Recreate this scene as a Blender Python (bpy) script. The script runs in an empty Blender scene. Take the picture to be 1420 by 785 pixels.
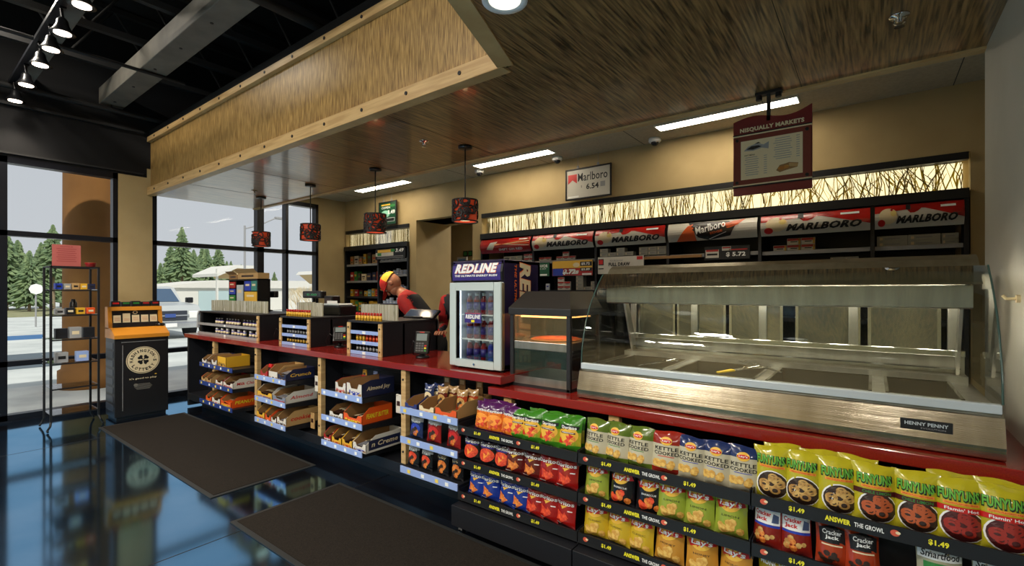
import bpy, bmesh, math, random
from mathutils import Vector, Matrix
random.seed(7)
SC = bpy.context.scene
COL = SC.collection

# ------------------------------------------------------------------ camera, light, exposure
cam_d = bpy.data.cameras.new('camera')
cam = bpy.data.objects.new('camera', cam_d); COL.objects.link(cam)
cam.location = (0, 0, 1.45)
YAW = math.atan(500/661)
cam.rotation_euler = (math.pi/2, 0, YAW)
cam_d.sensor_width = 36.0
cam_d.lens = 661/1420*36
cam_d.shift_y = 11.5/1420
cam_d.clip_start = 0.02; cam_d.clip_end = 400
SC.camera = cam
SC.view_settings.view_transform = 'Standard'
SC.view_settings.look = 'None'
SC.view_settings.exposure = 0.0
SC.view_settings.gamma = 1.0
SC.view_settings.use_curve_mapping = False

w = bpy.data.worlds.new('sky'); SC.world = w; w.use_nodes = True
nt = w.node_tree; nt.nodes.clear()
out = nt.nodes.new('ShaderNodeOutputWorld'); bg = nt.nodes.new('ShaderNodeBackground')
tc = nt.nodes.new('ShaderNodeTexCoord'); sep = nt.nodes.new('ShaderNodeSeparateXYZ')
cr = nt.nodes.new('ShaderNodeValToRGB')
cr.color_ramp.elements[0].position = 0.0; cr.color_ramp.elements[0].color = (0.60, 0.61, 0.63, 1)
cr.color_ramp.elements[1].position = 0.5; cr.color_ramp.elements[1].color = (0.54, 0.56, 0.60, 1)
nt.links.new(tc.outputs['Generated'], sep.inputs[0]); nt.links.new(sep.outputs['Z'], cr.inputs[0])
nt.links.new(cr.outputs[0], bg.inputs[0]); nt.links.new(bg.outputs[0], out.inputs[0])
bg.inputs[1].default_value = 1.0

sd = bpy.data.lights.new('sun', 'SUN'); sun = bpy.data.objects.new('sun', sd); COL.objects.link(sun)
sd.energy = 3.6; sd.angle = 0.01; sd.color = (1.0, 0.93, 0.82)
sun.rotation_euler = Vector((-.62, .28, -.75)).to_track_quat('-Z', 'Y').to_euler()

def area(name, loc, rot, sx, sy, power, col=(1, .93, .82)):
    l = bpy.data.lights.new(name, 'AREA'); l.shape = 'RECTANGLE'; l.size = sx; l.size_y = sy
    l.energy = power; l.color = col
    o = bpy.data.objects.new(name, l); COL.objects.link(o); o.location = loc; o.rotation_euler = rot
    return o
# fill lights added out of view over the sales floor to brighten the interior
area('sales_floor_fill', (-4.6, -1.6, 4.35), (0, 0, 0), 1.2, .3, 190)
area('sales_floor_fill', (-1.6, -1.8, 4.35), (0, 0, 0), 1.2, .3, 210)
area('sales_floor_fill', (-3.2, -4.2, 4.35), (0, 0, 0), 1.2, .3, 190)
area('sales_floor_fill', (2.6, -1.6, 2.68), (0, 0, 0), 1.2, .3, 90)
area('stock_room_fill', (-4.4, 6.7, 3.03), (0, 0, 0), 1.0, .3, 32)  # fill light added to brighten the dark doorway
area('sales_floor_fill', (-6.2, .3, 4.35), (0, 0, 0), .6, .3, 60)

# ------------------------------------------------------------------ materials
MATS = {}
def s2l(c):
    return tuple(((x/255)/12.92 if x/255 <= .04045 else ((x/255+.055)/1.055)**2.4) for x in c)
def mat(name, rgb, rough=.5, metal=0., emit=None, es=0., noise=None, bump=None, spec=.5, tint=None, coat=0, aniso=0, trans=0):
    if name in MATS: return MATS[name]
    m = bpy.data.materials.new(name); m.use_nodes = True; MATS[name] = m
    N = m.node_tree; b = N.nodes['Principled BSDF']
    c = s2l(rgb)+(1,)
    b.inputs['Base Color'].default_value = c
    b.inputs['Roughness'].default_value = rough; b.inputs['Metallic'].default_value = metal
    b.inputs['Specular IOR Level'].default_value = spec
    if tint: b.inputs['Specular Tint'].default_value = tuple(tint)+(1,)
    if coat: b.inputs['Coat Weight'].default_value = coat; b.inputs['Coat Roughness'].default_value = .08
    if emit: b.inputs['Emission Color'].default_value = s2l(emit)+(1,); b.inputs['Emission Strength'].default_value = es
    if noise or bump:
        t = N.nodes.new('ShaderNodeTexCoord'); mp = N.nodes.new('ShaderNodeMapping'); N.links.new(t.outputs['Object'], mp.inputs[0])
    if noise:
        scale, c2, lo, hi = noise
        mp.inputs['Scale'].default_value = scale if isinstance(scale, tuple) else (scale,)*3
        n = N.nodes.new('ShaderNodeTexNoise'); n.inputs['Scale'].default_value = 1; n.inputs['Detail'].default_value = 6
        N.links.new(mp.outputs[0], n.inputs['Vector'])
        r = N.nodes.new('ShaderNodeValToRGB'); r.color_ramp.elements[0].position = lo; r.color_ramp.elements[1].position = hi
        r.color_ramp.elements[0].color = c; r.color_ramp.elements[1].color = s2l(c2)+(1,)
        N.links.new(n.outputs[0], r.inputs[0]); N.links.new(r.outputs[0], b.inputs['Base Color'])
    if bump:
        sc, st = bump
        n2 = N.nodes.new('ShaderNodeTexNoise'); n2.inputs['Detail'].default_value = 4
        mp2 = N.nodes.new('ShaderNodeMapping'); mp2.inputs['Scale'].default_value = sc if isinstance(sc, tuple) else (sc,)*3
        N.links.new(t.outputs['Object'], mp2.inputs[0]); N.links.new(mp2.outputs[0], n2.inputs['Vector']); n2.inputs['Scale'].default_value = 1
        bp = N.nodes.new('ShaderNodeBump'); bp.inputs['Strength'].default_value = st; bp.inputs['Distance'].default_value = .004
        N.links.new(n2.outputs[0], bp.inputs['Height']); N.links.new(bp.outputs[0], b.inputs['Normal'])
    return m
def glass(name, tint=(1, 1, 1), refl=.06, rough=.0, edge=.7):
    if name in MATS: return MATS[name]
    m = bpy.data.materials.new(name); m.use_nodes = True; MATS[name] = m
    N = m.node_tree; N.nodes.clear()
    o = N.nodes.new('ShaderNodeOutputMaterial'); mx = N.nodes.new('ShaderNodeMixShader')
    a = N.nodes.new('ShaderNodeBsdfTransparent'); g = N.nodes.new('ShaderNodeBsdfGlossy')
    a.inputs[0].default_value = tuple(tint)+(1,); g.inputs['Roughness'].default_value = rough
    lw = N.nodes.new('ShaderNodeLayerWeight'); lw.inputs[0].default_value = .25
    ml = N.nodes.new('ShaderNodeMath'); ml.operation = 'MULTIPLY_ADD'; ml.inputs[1].default_value = edge; ml.inputs[2].default_value = refl
    N.links.new(lw.outputs['Fresnel'], ml.inputs[0]); ml.use_clamp = True
    N.links.new(ml.outputs[0], mx.inputs[0]); N.links.new(a.outputs[0], mx.inputs[1]); N.links.new(g.outputs[0], mx.inputs[2])
    N.links.new(mx.outputs[0], o.inputs[0]); return m
def translucent(name, rgb, w=.5):
    m = bpy.data.materials.new(name); m.use_nodes = True; MATS[name] = m
    N = m.node_tree; N.nodes.clear(); c = s2l(rgb)+(1,)
    o = N.nodes.new('ShaderNodeOutputMaterial'); mx = N.nodes.new('ShaderNodeMixShader'); mx.inputs[0].default_value = w
    a = N.nodes.new('ShaderNodeBsdfDiffuse'); g = N.nodes.new('ShaderNodeBsdfTranslucent'); a.inputs[0].default_value = c; g.inputs[0].default_value = c
    N.links.new(a.outputs[0], mx.inputs[1]); N.links.new(g.outputs[0], mx.inputs[2]); N.links.new(mx.outputs[0], o.inputs[0]); return m

BLACK = mat('black_laminate', (22, 23, 28), .45)
DARK = mat('dark_metal', (30, 31, 36), .4, .2)
BLK = mat('black_plastic', (12, 12, 14), .3)
FRAME = mat('window_frame_metal', (20, 22, 30), .35, .3)
WALL = mat('beige_paint', (178, 155, 108), .7, noise=(3, (184, 161, 114), .4, .6), bump=(60, .08))
WALLW = mat('pale_paint', (176, 174, 162), .7, noise=(2, (168, 165, 152), .35, .65))
CEILW = mat('white_ceiling_board', (190, 178, 150), .8, noise=(40, (180, 168, 142), .4, .6))
def glossy_floor(name):
    m = bpy.data.materials.new(name); m.use_nodes = True; N = m.node_tree; N.nodes.clear()
    o = N.nodes.new('ShaderNodeOutputMaterial'); mx = N.nodes.new('ShaderNodeMixShader'); a = N.nodes.new('ShaderNodeBsdfDiffuse'); g = N.nodes.new('ShaderNodeBsdfGlossy')
    t = N.nodes.new('ShaderNodeTexCoord'); n = N.nodes.new('ShaderNodeTexNoise'); n.inputs['Scale'].default_value = 1.4; n.inputs['Detail'].default_value = 8; N.links.new(t.outputs['Object'], n.inputs['Vector'])
    r = N.nodes.new('ShaderNodeValToRGB'); r.color_ramp.elements[0].position = .35; r.color_ramp.elements[1].position = .7; r.color_ramp.elements[0].color = (.006, .006, .008, 1); r.color_ramp.elements[1].color = (.016, .016, .020, 1)
    N.links.new(n.outputs[0], r.inputs[0]); N.links.new(r.outputs[0], a.inputs[0])
    r2 = N.nodes.new('ShaderNodeValToRGB'); r2.color_ramp.elements[0].color = (.24, .56, .88, 1); r2.color_ramp.elements[1].color = (.40, .70, 1, 1); r2.color_ramp.elements[0].position = .3; r2.color_ramp.elements[1].position = .7; N.links.new(n.outputs[0], r2.inputs[0]); N.links.new(r2.outputs[0], g.inputs[0])  # gloss tinted blue, putting the reflected sky's colour into the floor
    g.inputs['Roughness'].default_value = .09
    lw = N.nodes.new('ShaderNodeLayerWeight'); lw.inputs[0].default_value = .4; ml = N.nodes.new('ShaderNodeMath'); ml.operation = 'MULTIPLY_ADD'; ml.inputs[1].default_value = .6; ml.inputs[2].default_value = .48; ml.use_clamp = True
    N.links.new(lw.outputs['Fresnel'], ml.inputs[0]); N.links.new(ml.outputs[0], mx.inputs[0]); N.links.new(a.outputs[0], mx.inputs[1]); N.links.new(g.outputs[0], mx.inputs[2]); N.links.new(mx.outputs[0], o.inputs[0])
    return m
FLOORM = glossy_floor('polished_dark_concrete')
DCEIL = mat('dark_ceiling_paint', (9, 9, 9), .9)
DWALL = mat('dark_wall_paint', (11, 10, 11), .9)
JOIST = mat('black_joist_steel', (26, 25, 24), .7)
BEAM = mat('grey_beam_paint', (118, 113, 102), .7, noise=(4, (96, 92, 84), .35, .7))
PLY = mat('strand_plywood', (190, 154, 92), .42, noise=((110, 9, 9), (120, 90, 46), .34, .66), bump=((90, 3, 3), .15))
PLYD = mat('shaded_strand_plywood', (168, 128, 78), .3, spec=.8, coat=.45, noise=((80, 4, 4), (70, 50, 28), .36, .66), bump=((90, 3, 3), .06))  # same plywood as the fascia, the underside's shade put into a darker colour
MAPLE = mat('light_maple_trim', (206, 172, 118), .45, noise=((3, 3, 40), (186, 150, 98), .4, .6))
RED = mat('red_countertop', (128, 28, 22), .16, spec=.6, coat=.4, noise=(220, (142, 34, 26), .4, .6))
MATM = mat('brown_grey_carpet_mat', (46, 41, 36), .95, noise=(160, (30, 27, 24), .3, .7), bump=(300, .6), spec=.1)
RUB = mat('mat_rubber_edge', (34, 36, 36), .6)
STEEL = mat('brushed_stainless', (208, 200, 182), .2, 1., noise=((18, 18, .4), (176, 168, 148), .3, .7), bump=((.5, .5, 420), .10))
STEELF = mat('hood_stainless', (186, 176, 150), .42, 1., noise=((18, 18, .4), (164, 154, 128), .3, .7))
STEELH = mat('brushed_stainless_dull', (196, 194, 186), .3, .92, noise=((20, 20, .6), (170, 168, 158), .3, .7))
CHROME = mat('chrome', (210, 210, 210), .12, 1.)
SILVER = mat('silver_plastic', (196, 204, 208), .35, .2)
RAIL = mat('pale_blue_price_rail', (150, 172, 222), .3)
RAILD = mat('blue_price_rail', (40, 62, 128), .35)
TAGW = mat('white_tag', (236, 238, 236), .5)
TAGY = mat('yellow_tag', (232, 206, 96), .5)
WHITE = mat('white_print', (236, 236, 232), .45)
CREAM = mat('cream_print', (226, 208, 168), .5)
BLKP = mat('black_print', (14, 14, 16), .5)
GREYP = mat('grey_print', (150, 150, 150), .5)
YELP = mat('yellow_print', (232, 222, 40), .45)
REDP = mat('red_print', (196, 26, 22), .4)
BLUEP = mat('blue_print', (34, 60, 168), .4)
GREENP = mat('green_print', (46, 128, 58), .4)
ORP = mat('orange_print', (228, 104, 24), .4)
GOLD = mat('gold_print', (224, 176, 60), .4)
PURP = mat('violet_print', (52, 38, 118), .4)
CARD = mat('brown_cardboard', (150, 112, 66), .75)
GLASS = glass('clear_glass')
GLASSW = glass('window_glass', (.97, .99, 1), .004, edge=.05)
GLASSC = glass('case_glass', (.93, .96, .95), .05)

# ------------------------------------------------------------------ mesh builder
_TXT = {}
def glyphs(s, bold=0.0, shear=0.0, cut=False):
    k = (s, bold, shear, cut)
    if k in _TXT: return _TXT[k]
    c = bpy.data.curves.new('t', 'FONT'); c.body = s; c.size = 1; c.resolution_u = 2; c.offset = bold; c.shear = shear
    c.space_character = 1.0 + bold*1.6
    o = bpy.data.objects.new('t', c); COL.objects.link(o)
    dg = bpy.context.evaluated_depsgraph_get(); me = bpy.data.meshes.new_from_object(o.evaluated_get(dg))
    v = [(p.co.x, p.co.y) for p in me.vertices]; f = [tuple(p.vertices) for p in me.polygons]
    bpy.data.objects.remove(o); bpy.data.meshes.remove(me); bpy.data.curves.remove(c)
    if not v: v = [(0, 0), (1, 0), (1, 1)]; f = []
    x0 = min(a for a, b in v); x1 = max(a for a, b in v); y0 = min(b for a, b in v); y1 = max(b for a, b in v)
    v = [((a-x0)/(x1-x0)-.5, (b-y0)/(y1-y0)-.5) for a, b in v]
    asp = (x1-x0)/(y1-y0)
    if cut and f:
        bm = bmesh.new(); bv = [bm.verts.new((a, b, 0)) for a, b in v]
        for q in f:
            try: bm.faces.new([bv[i] for i in q])
            except ValueError: pass
        for ax, n in ((0, 12), (1, 5)):
            for i in range(1, n):
                p = -.5+i/n; bmesh.ops.bisect_plane(bm, geom=bm.verts[:]+bm.edges[:]+bm.faces[:], plane_co=(p, 0, 0) if ax == 0 else (0, p, 0), plane_no=(1, 0, 0) if ax == 0 else (0, 1, 0))
        bm.verts.index_update(); v = [(q.co.x, q.co.y) for q in bm.verts]; f = [tuple(z.index for z in q.verts) for q in bm.faces]; bm.free()
    _TXT[k] = (v, f, asp); return _TXT[k]

class MB:
    def __init__(s): s.curv = False; s.v = []; s.f = []; s.m = []; s.s = []; s.mats = []; s.T = None
    def mi(s, m):
        if m not in s.mats: s.mats.append(m)
        return s.mats.index(m)
    def add(s, vs, fs, m, smooth=False):
        o = len(s.v); T = s.T
        for p in vs:
            p = Vector(p)
            s.v.append(T @ p if T is not None else p)
        k = s.mi(m) if not isinstance(m, list) else None
        for i, f in enumerate(fs):
            s.f.append(tuple(o+a for a in f)); s.m.append(k if k is not None else s.mi(m[i])); s.s.append(smooth)
        return s
    def box(s, x0, x1, y0, y1, z0, z1, m, bev=0):
        if x0 > x1: x0, x1 = x1, x0
        if y0 > y1: y0, y1 = y1, y0
        if z0 > z1: z0, z1 = z1, z0
        if bev <= 0:
            v = [(x0, y0, z0), (x1, y0, z0), (x1, y1, z0), (x0, y1, z0), (x0, y0, z1), (x1, y0, z1), (x1, y1, z1), (x0, y1, z1)]
            return s.add(v, [(0, 3, 2, 1), (4, 5, 6, 7), (0, 1, 5, 4), (1, 2, 6, 5), (2, 3, 7, 6), (3, 0, 4, 7)], m)
        b = min(bev, (x1-x0)/2.01, (y1-y0)/2.01, (z1-z0)/2.01)
        bm = bmesh.new(); r = bmesh.ops.create_cube(bm, size=1)
        for q in bm.verts: q.co = Vector((x0+(q.co.x+.5)*(x1-x0), y0+(q.co.y+.5)*(y1-y0), z0+(q.co.z+.5)*(z1-z0)))
        bmesh.ops.bevel(bm, geom=bm.edges[:], offset=b, segments=2, affect='EDGES', profile=.5)
        bm.verts.index_update()
        s.add([q.co.copy() for q in bm.verts], [tuple(q.index for q in f.verts) for f in bm.faces], m); bm.free(); return s
    def cyl(s, p0, p1, r0, m, r1=None, n=12, cap=True, smooth=True):
        r1 = r0 if r1 is None else r1; p0 = Vector(p0); p1 = Vector(p1); d = (p1-p0).normalized()
        a = d.orthogonal().normalized(); b = d.cross(a)
        vs = []
        for p, r in ((p0, r0), (p1, r1)):
            for i in range(n):
                t = 2*math.pi*i/n; vs.append(p+(a*math.cos(t)+b*math.sin(t))*r)
        s.add(vs, [(i, (i+1) % n, n+(i+1) % n, n+i) for i in range(n)], m, smooth)
        if cap: s.add(vs[:n], [tuple(range(n))[::-1]], m); s.add(vs[n:], [tuple(range(n))], m)
        return s
    def tube(s, pts, r, m, n=8):
        for i in range(len(pts)-1): s.cyl(pts[i], pts[i+1], r, m, n=n)
        for p in pts[1:-1]: s.ell(p, (r, r, r), m, 8, 5)
        return s
    def lathe(s, prof, c, m, n=20, smooth=True, ms=None):
        c = Vector(c); vs = []
        for r, z in prof:
            for i in range(n):
                t = 2*math.pi*i/n; vs.append(c+Vector((r*math.cos(t), r*math.sin(t), z)))
        fs = []; mm = []
        for j in range(len(prof)-1):
            for i in range(n):
                fs.append((j*n+i, j*n+(i+1) % n, (j+1)*n+(i+1) % n, (j+1)*n+i)); mm.append(ms[j] if ms else m)
        fs.append(tuple(range(n))[::-1]); mm.append(ms[0] if ms else m)
        k = (len(prof)-1)*n; fs.append(tuple(range(k, k+n))); mm.append(ms[-1] if ms else m)
        return s.add(vs, fs, mm, smooth)
    def ell(s, c, r, m, nu=14, nv=8):
        c = Vector(c); vs = [c+Vector((0, 0, -r[2]))]
        for j in range(1, nv):
            p = -math.pi/2+math.pi*j/nv
            for i in range(nu):
                t = 2*math.pi*i/nu; vs.append(c+Vector((r[0]*math.cos(p)*math.cos(t), r[1]*math.cos(p)*math.sin(t), r[2]*math.sin(p))))
        vs.append(c+Vector((0, 0, r[2]))); fs = []
        for i in range(nu): fs.append((0, 1+(i+1) % nu, 1+i))
        for j in range(nv-2):
            for i in range(nu):
                a = 1+j*nu; fs.append((a+i, a+(i+1) % nu, a+nu+(i+1) % nu, a+nu+i))
        a = 1+(nv-2)*nu; L = len(vs)-1
        for i in range(nu): fs.append((a+i, a+(i+1) % nu, L))
        return s.add(vs, fs, m, True)
    def prism(s, poly, ax, a0, a1, m):
        def P(q, a):
            return {'x': (a, q[0], q[1]), 'y': (q[0], a, q[1]), 'z': (q[0], q[1], a)}[ax]
        n = len(poly); vs = [P(q, a0) for q in poly]+[P(q, a1) for q in poly]
        fs = [tuple(range(n))[::-1], tuple(range(n, 2*n))]+[(i, (i+1) % n, n+(i+1) % n, n+i) for i in range(n)]
        return s.add(vs, fs, m)
    def poly(s, pts, m, F):           # flat printed shape through mapping F(x, z)
        if not s.curv: return s.add([F(a, b) for a, b in pts], [tuple(range(len(pts)))], m)
        cx = sum(p[0] for p in pts)/len(pts); cz = sum(p[1] for p in pts)/len(pts); ring = []
        for i, p in enumerate(pts):
            q = pts[(i+1) % len(pts)]
            for k in range(4): ring.append((p[0]+(q[0]-p[0])*k/4, p[1]+(q[1]-p[1])*k/4))
        n = len(ring); R = 5; vs = [F(cx, cz)]
        for k in range(1, R+1): vs += [F(cx+(a-cx)*k/R, cz+(b-cz)*k/R) for a, b in ring]
        fs = [(0, 1+i, 1+(i+1) % n) for i in range(n)]
        for k in range(R-1):
            a = 1+k*n; fs += [(a+i, a+n+i, a+n+(i+1) % n, a+(i+1) % n) for i in range(n)]
        return s.add(vs, fs, m)
    def rect(s, x, z, w, h, m, F, nx=1, nz=1):
        if s.curv: nx, nz = max(nx, 10), max(nz, 5)
        vs = [F(x-w/2+w*i/nx, z-h/2+h*j/nz) for j in range(nz+1) for i in range(nx+1)]
        return s.add(vs, [(j*(nx+1)+i, j*(nx+1)+i+1, (j+1)*(nx+1)+i+1, (j+1)*(nx+1)+i) for j in range(nz) for i in range(nx)], m)
    def disc(s, x, z, w, h, m, F, rot=0, n=20, rings=2):
        if s.curv: rings = 6
        vs = [F(x, z)]; c, q = math.cos(rot), math.sin(rot)
        for k in range(1, rings+1):
            for i in range(n):
                t = 2*math.pi*i/n; a = w/2*k/rings*math.cos(t); b = h/2*k/rings*math.sin(t); vs.append(F(x+a*c-b*q, z+a*q+b*c))
        fs = [(0, 1+i, 1+(i+1) % n) for i in range(n)]
        for k in range(rings-1):
            a = 1+k*n; fs += [(a+i, a+n+i, a+n+(i+1) % n, a+(i+1) % n) for i in range(n)]
        return s.add(vs, fs, m)
    def text(s, t, x, z, w, h, m, F, bold=.0, shear=0., rot=0):
        v, f, asp = glyphs(t, bold, shear, s.curv)
        if w is None: w = h*asp
        c, q = math.cos(rot), math.sin(rot)
        return s.add([F(x+(a*w*c-b*h*q), z+(a*w*q+b*h*c)) for a, b in v], f, m)
    def build(s, name, parent=None, loc=None, recalc=True):
        me = bpy.data.meshes.new(name); me.from_pydata([tuple(p) for p in s.v], [], s.f)
        for m in s.mats: me.materials.append(m)
        me.polygons.foreach_set('material_index', s.m); me.polygons.foreach_set('use_smooth', s.s)
        if recalc:
            bm = bmesh.new(); bm.from_mesh(me); bmesh.ops.recalc_face_normals(bm, faces=bm.faces[:]); bm.to_mesh(me); bm.free()
        me.update()
        o = bpy.data.objects.new(name, me); COL.objects.link(o)
        if parent: o.parent = parent
        if loc: o.location = loc
        return o
def plane(o, ux, uz, nrm=None, off=0):     # mapping to a plane in the place
    o = Vector(o); ux = Vector(ux); uz = Vector(uz); n = ux.cross(uz).normalized() if nrm is None else Vector(nrm)
    return lambda a, b: o+ux*a+uz*b+n*off
def front(x, y, z): return plane((x, y, z), (1, 0, 0), (0, 0, 1))     # a face looking towards -Y
def sideX(x, y, z): return plane((x, y, z), (0, 1, 0), (0, 0, 1))     # a face looking towards +X
def tag(o, label, cat, group=None, kind=None):
    if label: o['label'] = label
    if cat: o['category'] = cat
    if group: o['group'] = group
    if kind: o['kind'] = kind
    return o
def thing(name, label, cat, loc=(0, 0, 0), rz=0, group=None):
    o = bpy.data.objects.new(name, None); COL.objects.link(o); o.location = loc; o.rotation_euler = (0, 0, rz); o.empty_display_size = .1
    return tag(o, label, cat, group)
def struct(o): o['kind'] = 'structure'; return o
def dup(r, loc=None, rz=None, label=None, group=None, scale=None, rx=None):
    c = r.copy(); COL.objects.link(c)
    for ch in r.children:
        d = ch.copy(); COL.objects.link(d); d.parent = c
        for g in ch.children: e = g.copy(); COL.objects.link(e); e.parent = d
    if loc is not None: c.location = loc
    if rz is not None: c.rotation_euler[2] = rz
    if rx is not None: c.rotation_euler[0] = rx
    if label: c['label'] = label
    if group: c['group'] = group
    if scale: c.scale = scale if isinstance(scale, tuple) else (scale,)*3
    return c
ORD = ['leftmost', 'second from left', 'third from left', 'fourth from left', 'fifth from left', 'sixth from left', 'seventh from left', 'eighth from left', 'ninth from left', 'tenth from left', 'eleventh from left', 'twelfth from left', 'thirteenth from left', 'fourteenth from left', 'fifteenth from left', 'sixteenth from left']
def EPS(F, e=.0008): return F
# ================================================================== THE SETTING
fl = MB(); fl.box(-7.75, 6, -6, 7.8, -.1, 0, FLOORM); fo = struct(fl.build('floor'))
# floor joints are thin saw cuts
gr = MB()
for x in (-6.1, -3.05, 0): gr.box(x-.003, x+.003, -6, 3, .0, .0006, BLKP)
for y in (-3.2, -.2): gr.box(-7.6, 3, y-.003, y+.003, .0, .0006, BLKP)
struct(gr.build('trim_1'))
# window wall (x = -7.6)
WX = -7.6
wl = MB()
for y0, y1, z0, z1 in [(-6, -5.2, 0, 2.94), (1.80, 2.16, 0, 2.94), (4.53, 5.05, 0, 3.06), (2.1, 4.53, 2.94, 3.06), (5.05, 7.8, 0, 3.06)]:
    wl.box(WX-.16, WX, y0, y1, z0, z1, WALL)
struct(wl.build('wall_left'))
db = MB(); db.box(WX-.16, WX, -6, 2.1, 2.94, 4.8, DWALL); db.box(WX-.16, WX, 2.1, 5.05, 3.06, 4.8, DWALL)
struct(db.build('wall_left'))
led = MB(); led.box(WX-.16, WX+.01, -6, 4.53, -.04, .02, FRAME); led.box(WX, WX+.03, -6, 2.06, 2.965, 2.985, JOIST); led.box(WX, WX+.05, -6, 2.06, 3.5, 3.53, JOIST)
struct(led.build('trim_2'))
def window(n, ys, y0, y1, z0=.02, z1=2.94, fw=.05):
    f = MB(); X0, X1 = WX-.12, WX-.0
    f.box(X0, X1, y0, y0+fw, z0, z1, FRAME); f.box(X0, X1, y1-fw, y1, z0, z1, FRAME)
    f.box(X0, X1, y0, y1, z1-.07, z1, FRAME); f.box(X0, X1, y0, y1, z0, z0+.06, FRAME)
    f.box(X0, X1, y0, y1, 2.065, 2.125, FRAME); f.box(X0, X1, y0, y1, .615, .675, FRAME)
    for y, ww in ys: f.box(X0, X1, y-ww/2, y+ww/2, z0, z1, FRAME)
    o = struct(f.build('window_%d' % n))
    edges = [y0+fw]+[y for y, _ in ys]+[y1-fw]
    for a, b in zip(edges[:-1], edges[1:]):
        for c, d in ((z0+.06, .615), (.675, 2.065), (2.125, z1-.07)):
            g = MB(); g.box(WX-.065, WX-.057, a, b, c, d, GLASSW); g.build('pane', o)
window(1, [(.79, .09), (-.3, .06), (-1.25, .06), (-2.2, .06), (-3.15, .09), (-4.1, .06)], -5.2, 1.80)
window(2, [(3.56, .10), (3.98, .045)], 2.16, 4.53)
# back wall (y = 5.05) with two display niches and a doorway
BY = 5.05
bw = MB()
for x0, x1, z0, z1 in [(-7.6, -5.70, 2.516, 3.06), (-7.6, -7.56, 0, 2.516), (-5.86, -5.70, 0, 2.516), (-5.70, -4.52, 2.56, 3.06), (-4.52, -4.35, 0, 3.06), (-4.35, .6, 2.527, 3.06), (.6, 3, 0, 3.06)]:
    bw.box(x0, x1, BY, BY+.6 if z0 > 2 and x0 < -5 and x0 > -5.8 else BY+.12, z0, z1, WALL)
bw.box(-5.78, -5.70, BY+.12, 5.82, 0, 2.56, WALL); bw.box(-4.52, -4.44, BY+.12, 5.82, 0, 2.56, WALL); bw.box(-5.78, -4.44, BY+.12, 5.82, 2.56, 2.62, WALL)
bw.box(-7.6, -4.35, BY+.55, BY+.62, 0, 2.52, WALL) if False else None
struct(bw.build('wall_back'))
b2 = MB(); b2.box(-7.6, 3, 7.6, 7.7, 0, 3.06, WALL); b2.box(-2.9, -2.8, 5.7, 7.6, 0, 3.06, WALL); struct(b2.build('wall_backroom'))
br = MB()
br.box(-7.56, -5.86, BY+.5, BY+.54, 0, 2.53, DARK); br.box(-4.35, .6, BY+.5, BY+.54, 0, 2.53, DARK)
br.box(.56, .6, BY+.12, BY+.5, 0, 2.53, WALL); br.box(-4.35, -4.31, BY+.12, BY+.5, 0, 2.53, WALL); br.box(-5.9, -5.86, BY+.12, BY+.5, 0, 2.53, WALL)
struct(br.build('wall_niche'))
# pale partition at the right, walls behind the camera
wr = MB(); wr.box(.47, 1.5, 2.35, 3.5, 0, 2.76, WALLW, .01); struct(wr.build('wall_right'))
wc = MB(); wc.box(-7.76, 6, -6.1, -6, 0, 4.8, WALL); wc.box(5.9, 6, -6, 5.05, 0, 4.8, WALL); wc.box(1.5, 6, 3.4, 3.5, 0, 2.72, WALL)
struct(wc.build('wall_front'))
# ceilings
c1 = MB(); c1.box(-7.76, 6, -6, 3.5, 4.7, 4.8, DCEIL); c1.box(-7.76, 6, 3.5, 3.58, 3.0, 4.8, DCEIL); struct(c1.build('ceiling'))
c2 = MB(); c2.box(-7.76, 3, 3.5, 7.7, 3.06, 3.12, CEILW)
for i in range(9): c2.box(-7.0+1.25*i, -6.994+1.25*i, 3.56, 5.05, 3.0585, 3.0605, BLKP)
c2.box(-7.6, 3, 4.28, 4.283, 3.0585, 3.0605, BLKP)
struct(c2.build('ceiling'))
# lowered wooden canopy: slanted corner at the near end
Bp = (-1.652, 2.10); C = (Bp[0]+.2148*8.5, Bp[1]-.6*8.5)
slab = [(-7.6, 2.14), (-1.625, 2.14), (C[0]+.04, C[1]), (3.2, C[1]), (3.2, 3.50), (-7.6, 3.50)]
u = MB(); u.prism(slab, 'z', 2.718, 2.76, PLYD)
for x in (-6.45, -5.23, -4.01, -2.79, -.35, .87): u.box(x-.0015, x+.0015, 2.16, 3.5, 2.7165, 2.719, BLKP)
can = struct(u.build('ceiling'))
fa = MB(); fa.box(-7.6, -1.66, 2.14, 2.18, 2.76, 3.44, PLY)
d = Vector((.2148, -.6, 0)).normalized(); nrm = Vector((d.y, -d.x, 0))   # outward from the canopy edge
def along(m, t0, t1, a0, a1, z0, z1, mt):
    p = Vector((Bp[0], Bp[1], 0)); q = [p+d*t0+nrm*a0, p+d*t1+nrm*a0, p+d*t1+nrm*a1, p+d*t0+nrm*a1]
    m.prism([(v.x, v.y) for v in q], 'z', z0, z1, mt)
along(fa, 0, 5.4, -.10, -.06, 2.76, 3.44, PLY)
struct(fa.build('trim_3'))
tr = MB()
tr.box(-7.6, -1.66, 2.10, 2.185, 2.71, 2.812, MAPLE, .004); tr.box(-7.6, -1.66, 2.10, 2.15, 3.41, 3.475, MAPLE, .004)
along(tr, 0, 5.4, -.06, .035, 2.708, 2.812, MAPLE); along(tr, 0, 5.4, -.06, .0, 3.41, 3.475, MAPLE)
for x in [-7.32+.485*i for i in range(12)]:
    for z in (2.765, 3.442): tr.cyl((x, 2.102, z), (x, 2.095, z), .013, BLKP, n=10)
tr.box(-7.6, .47, 3.44, 3.50, 2.705, 2.722, MAPLE); tr.box(-7.6, 3, 3.50, 3.52, 2.715, 3.06, CEILW)
struct(tr.build('trim_4'))
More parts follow.
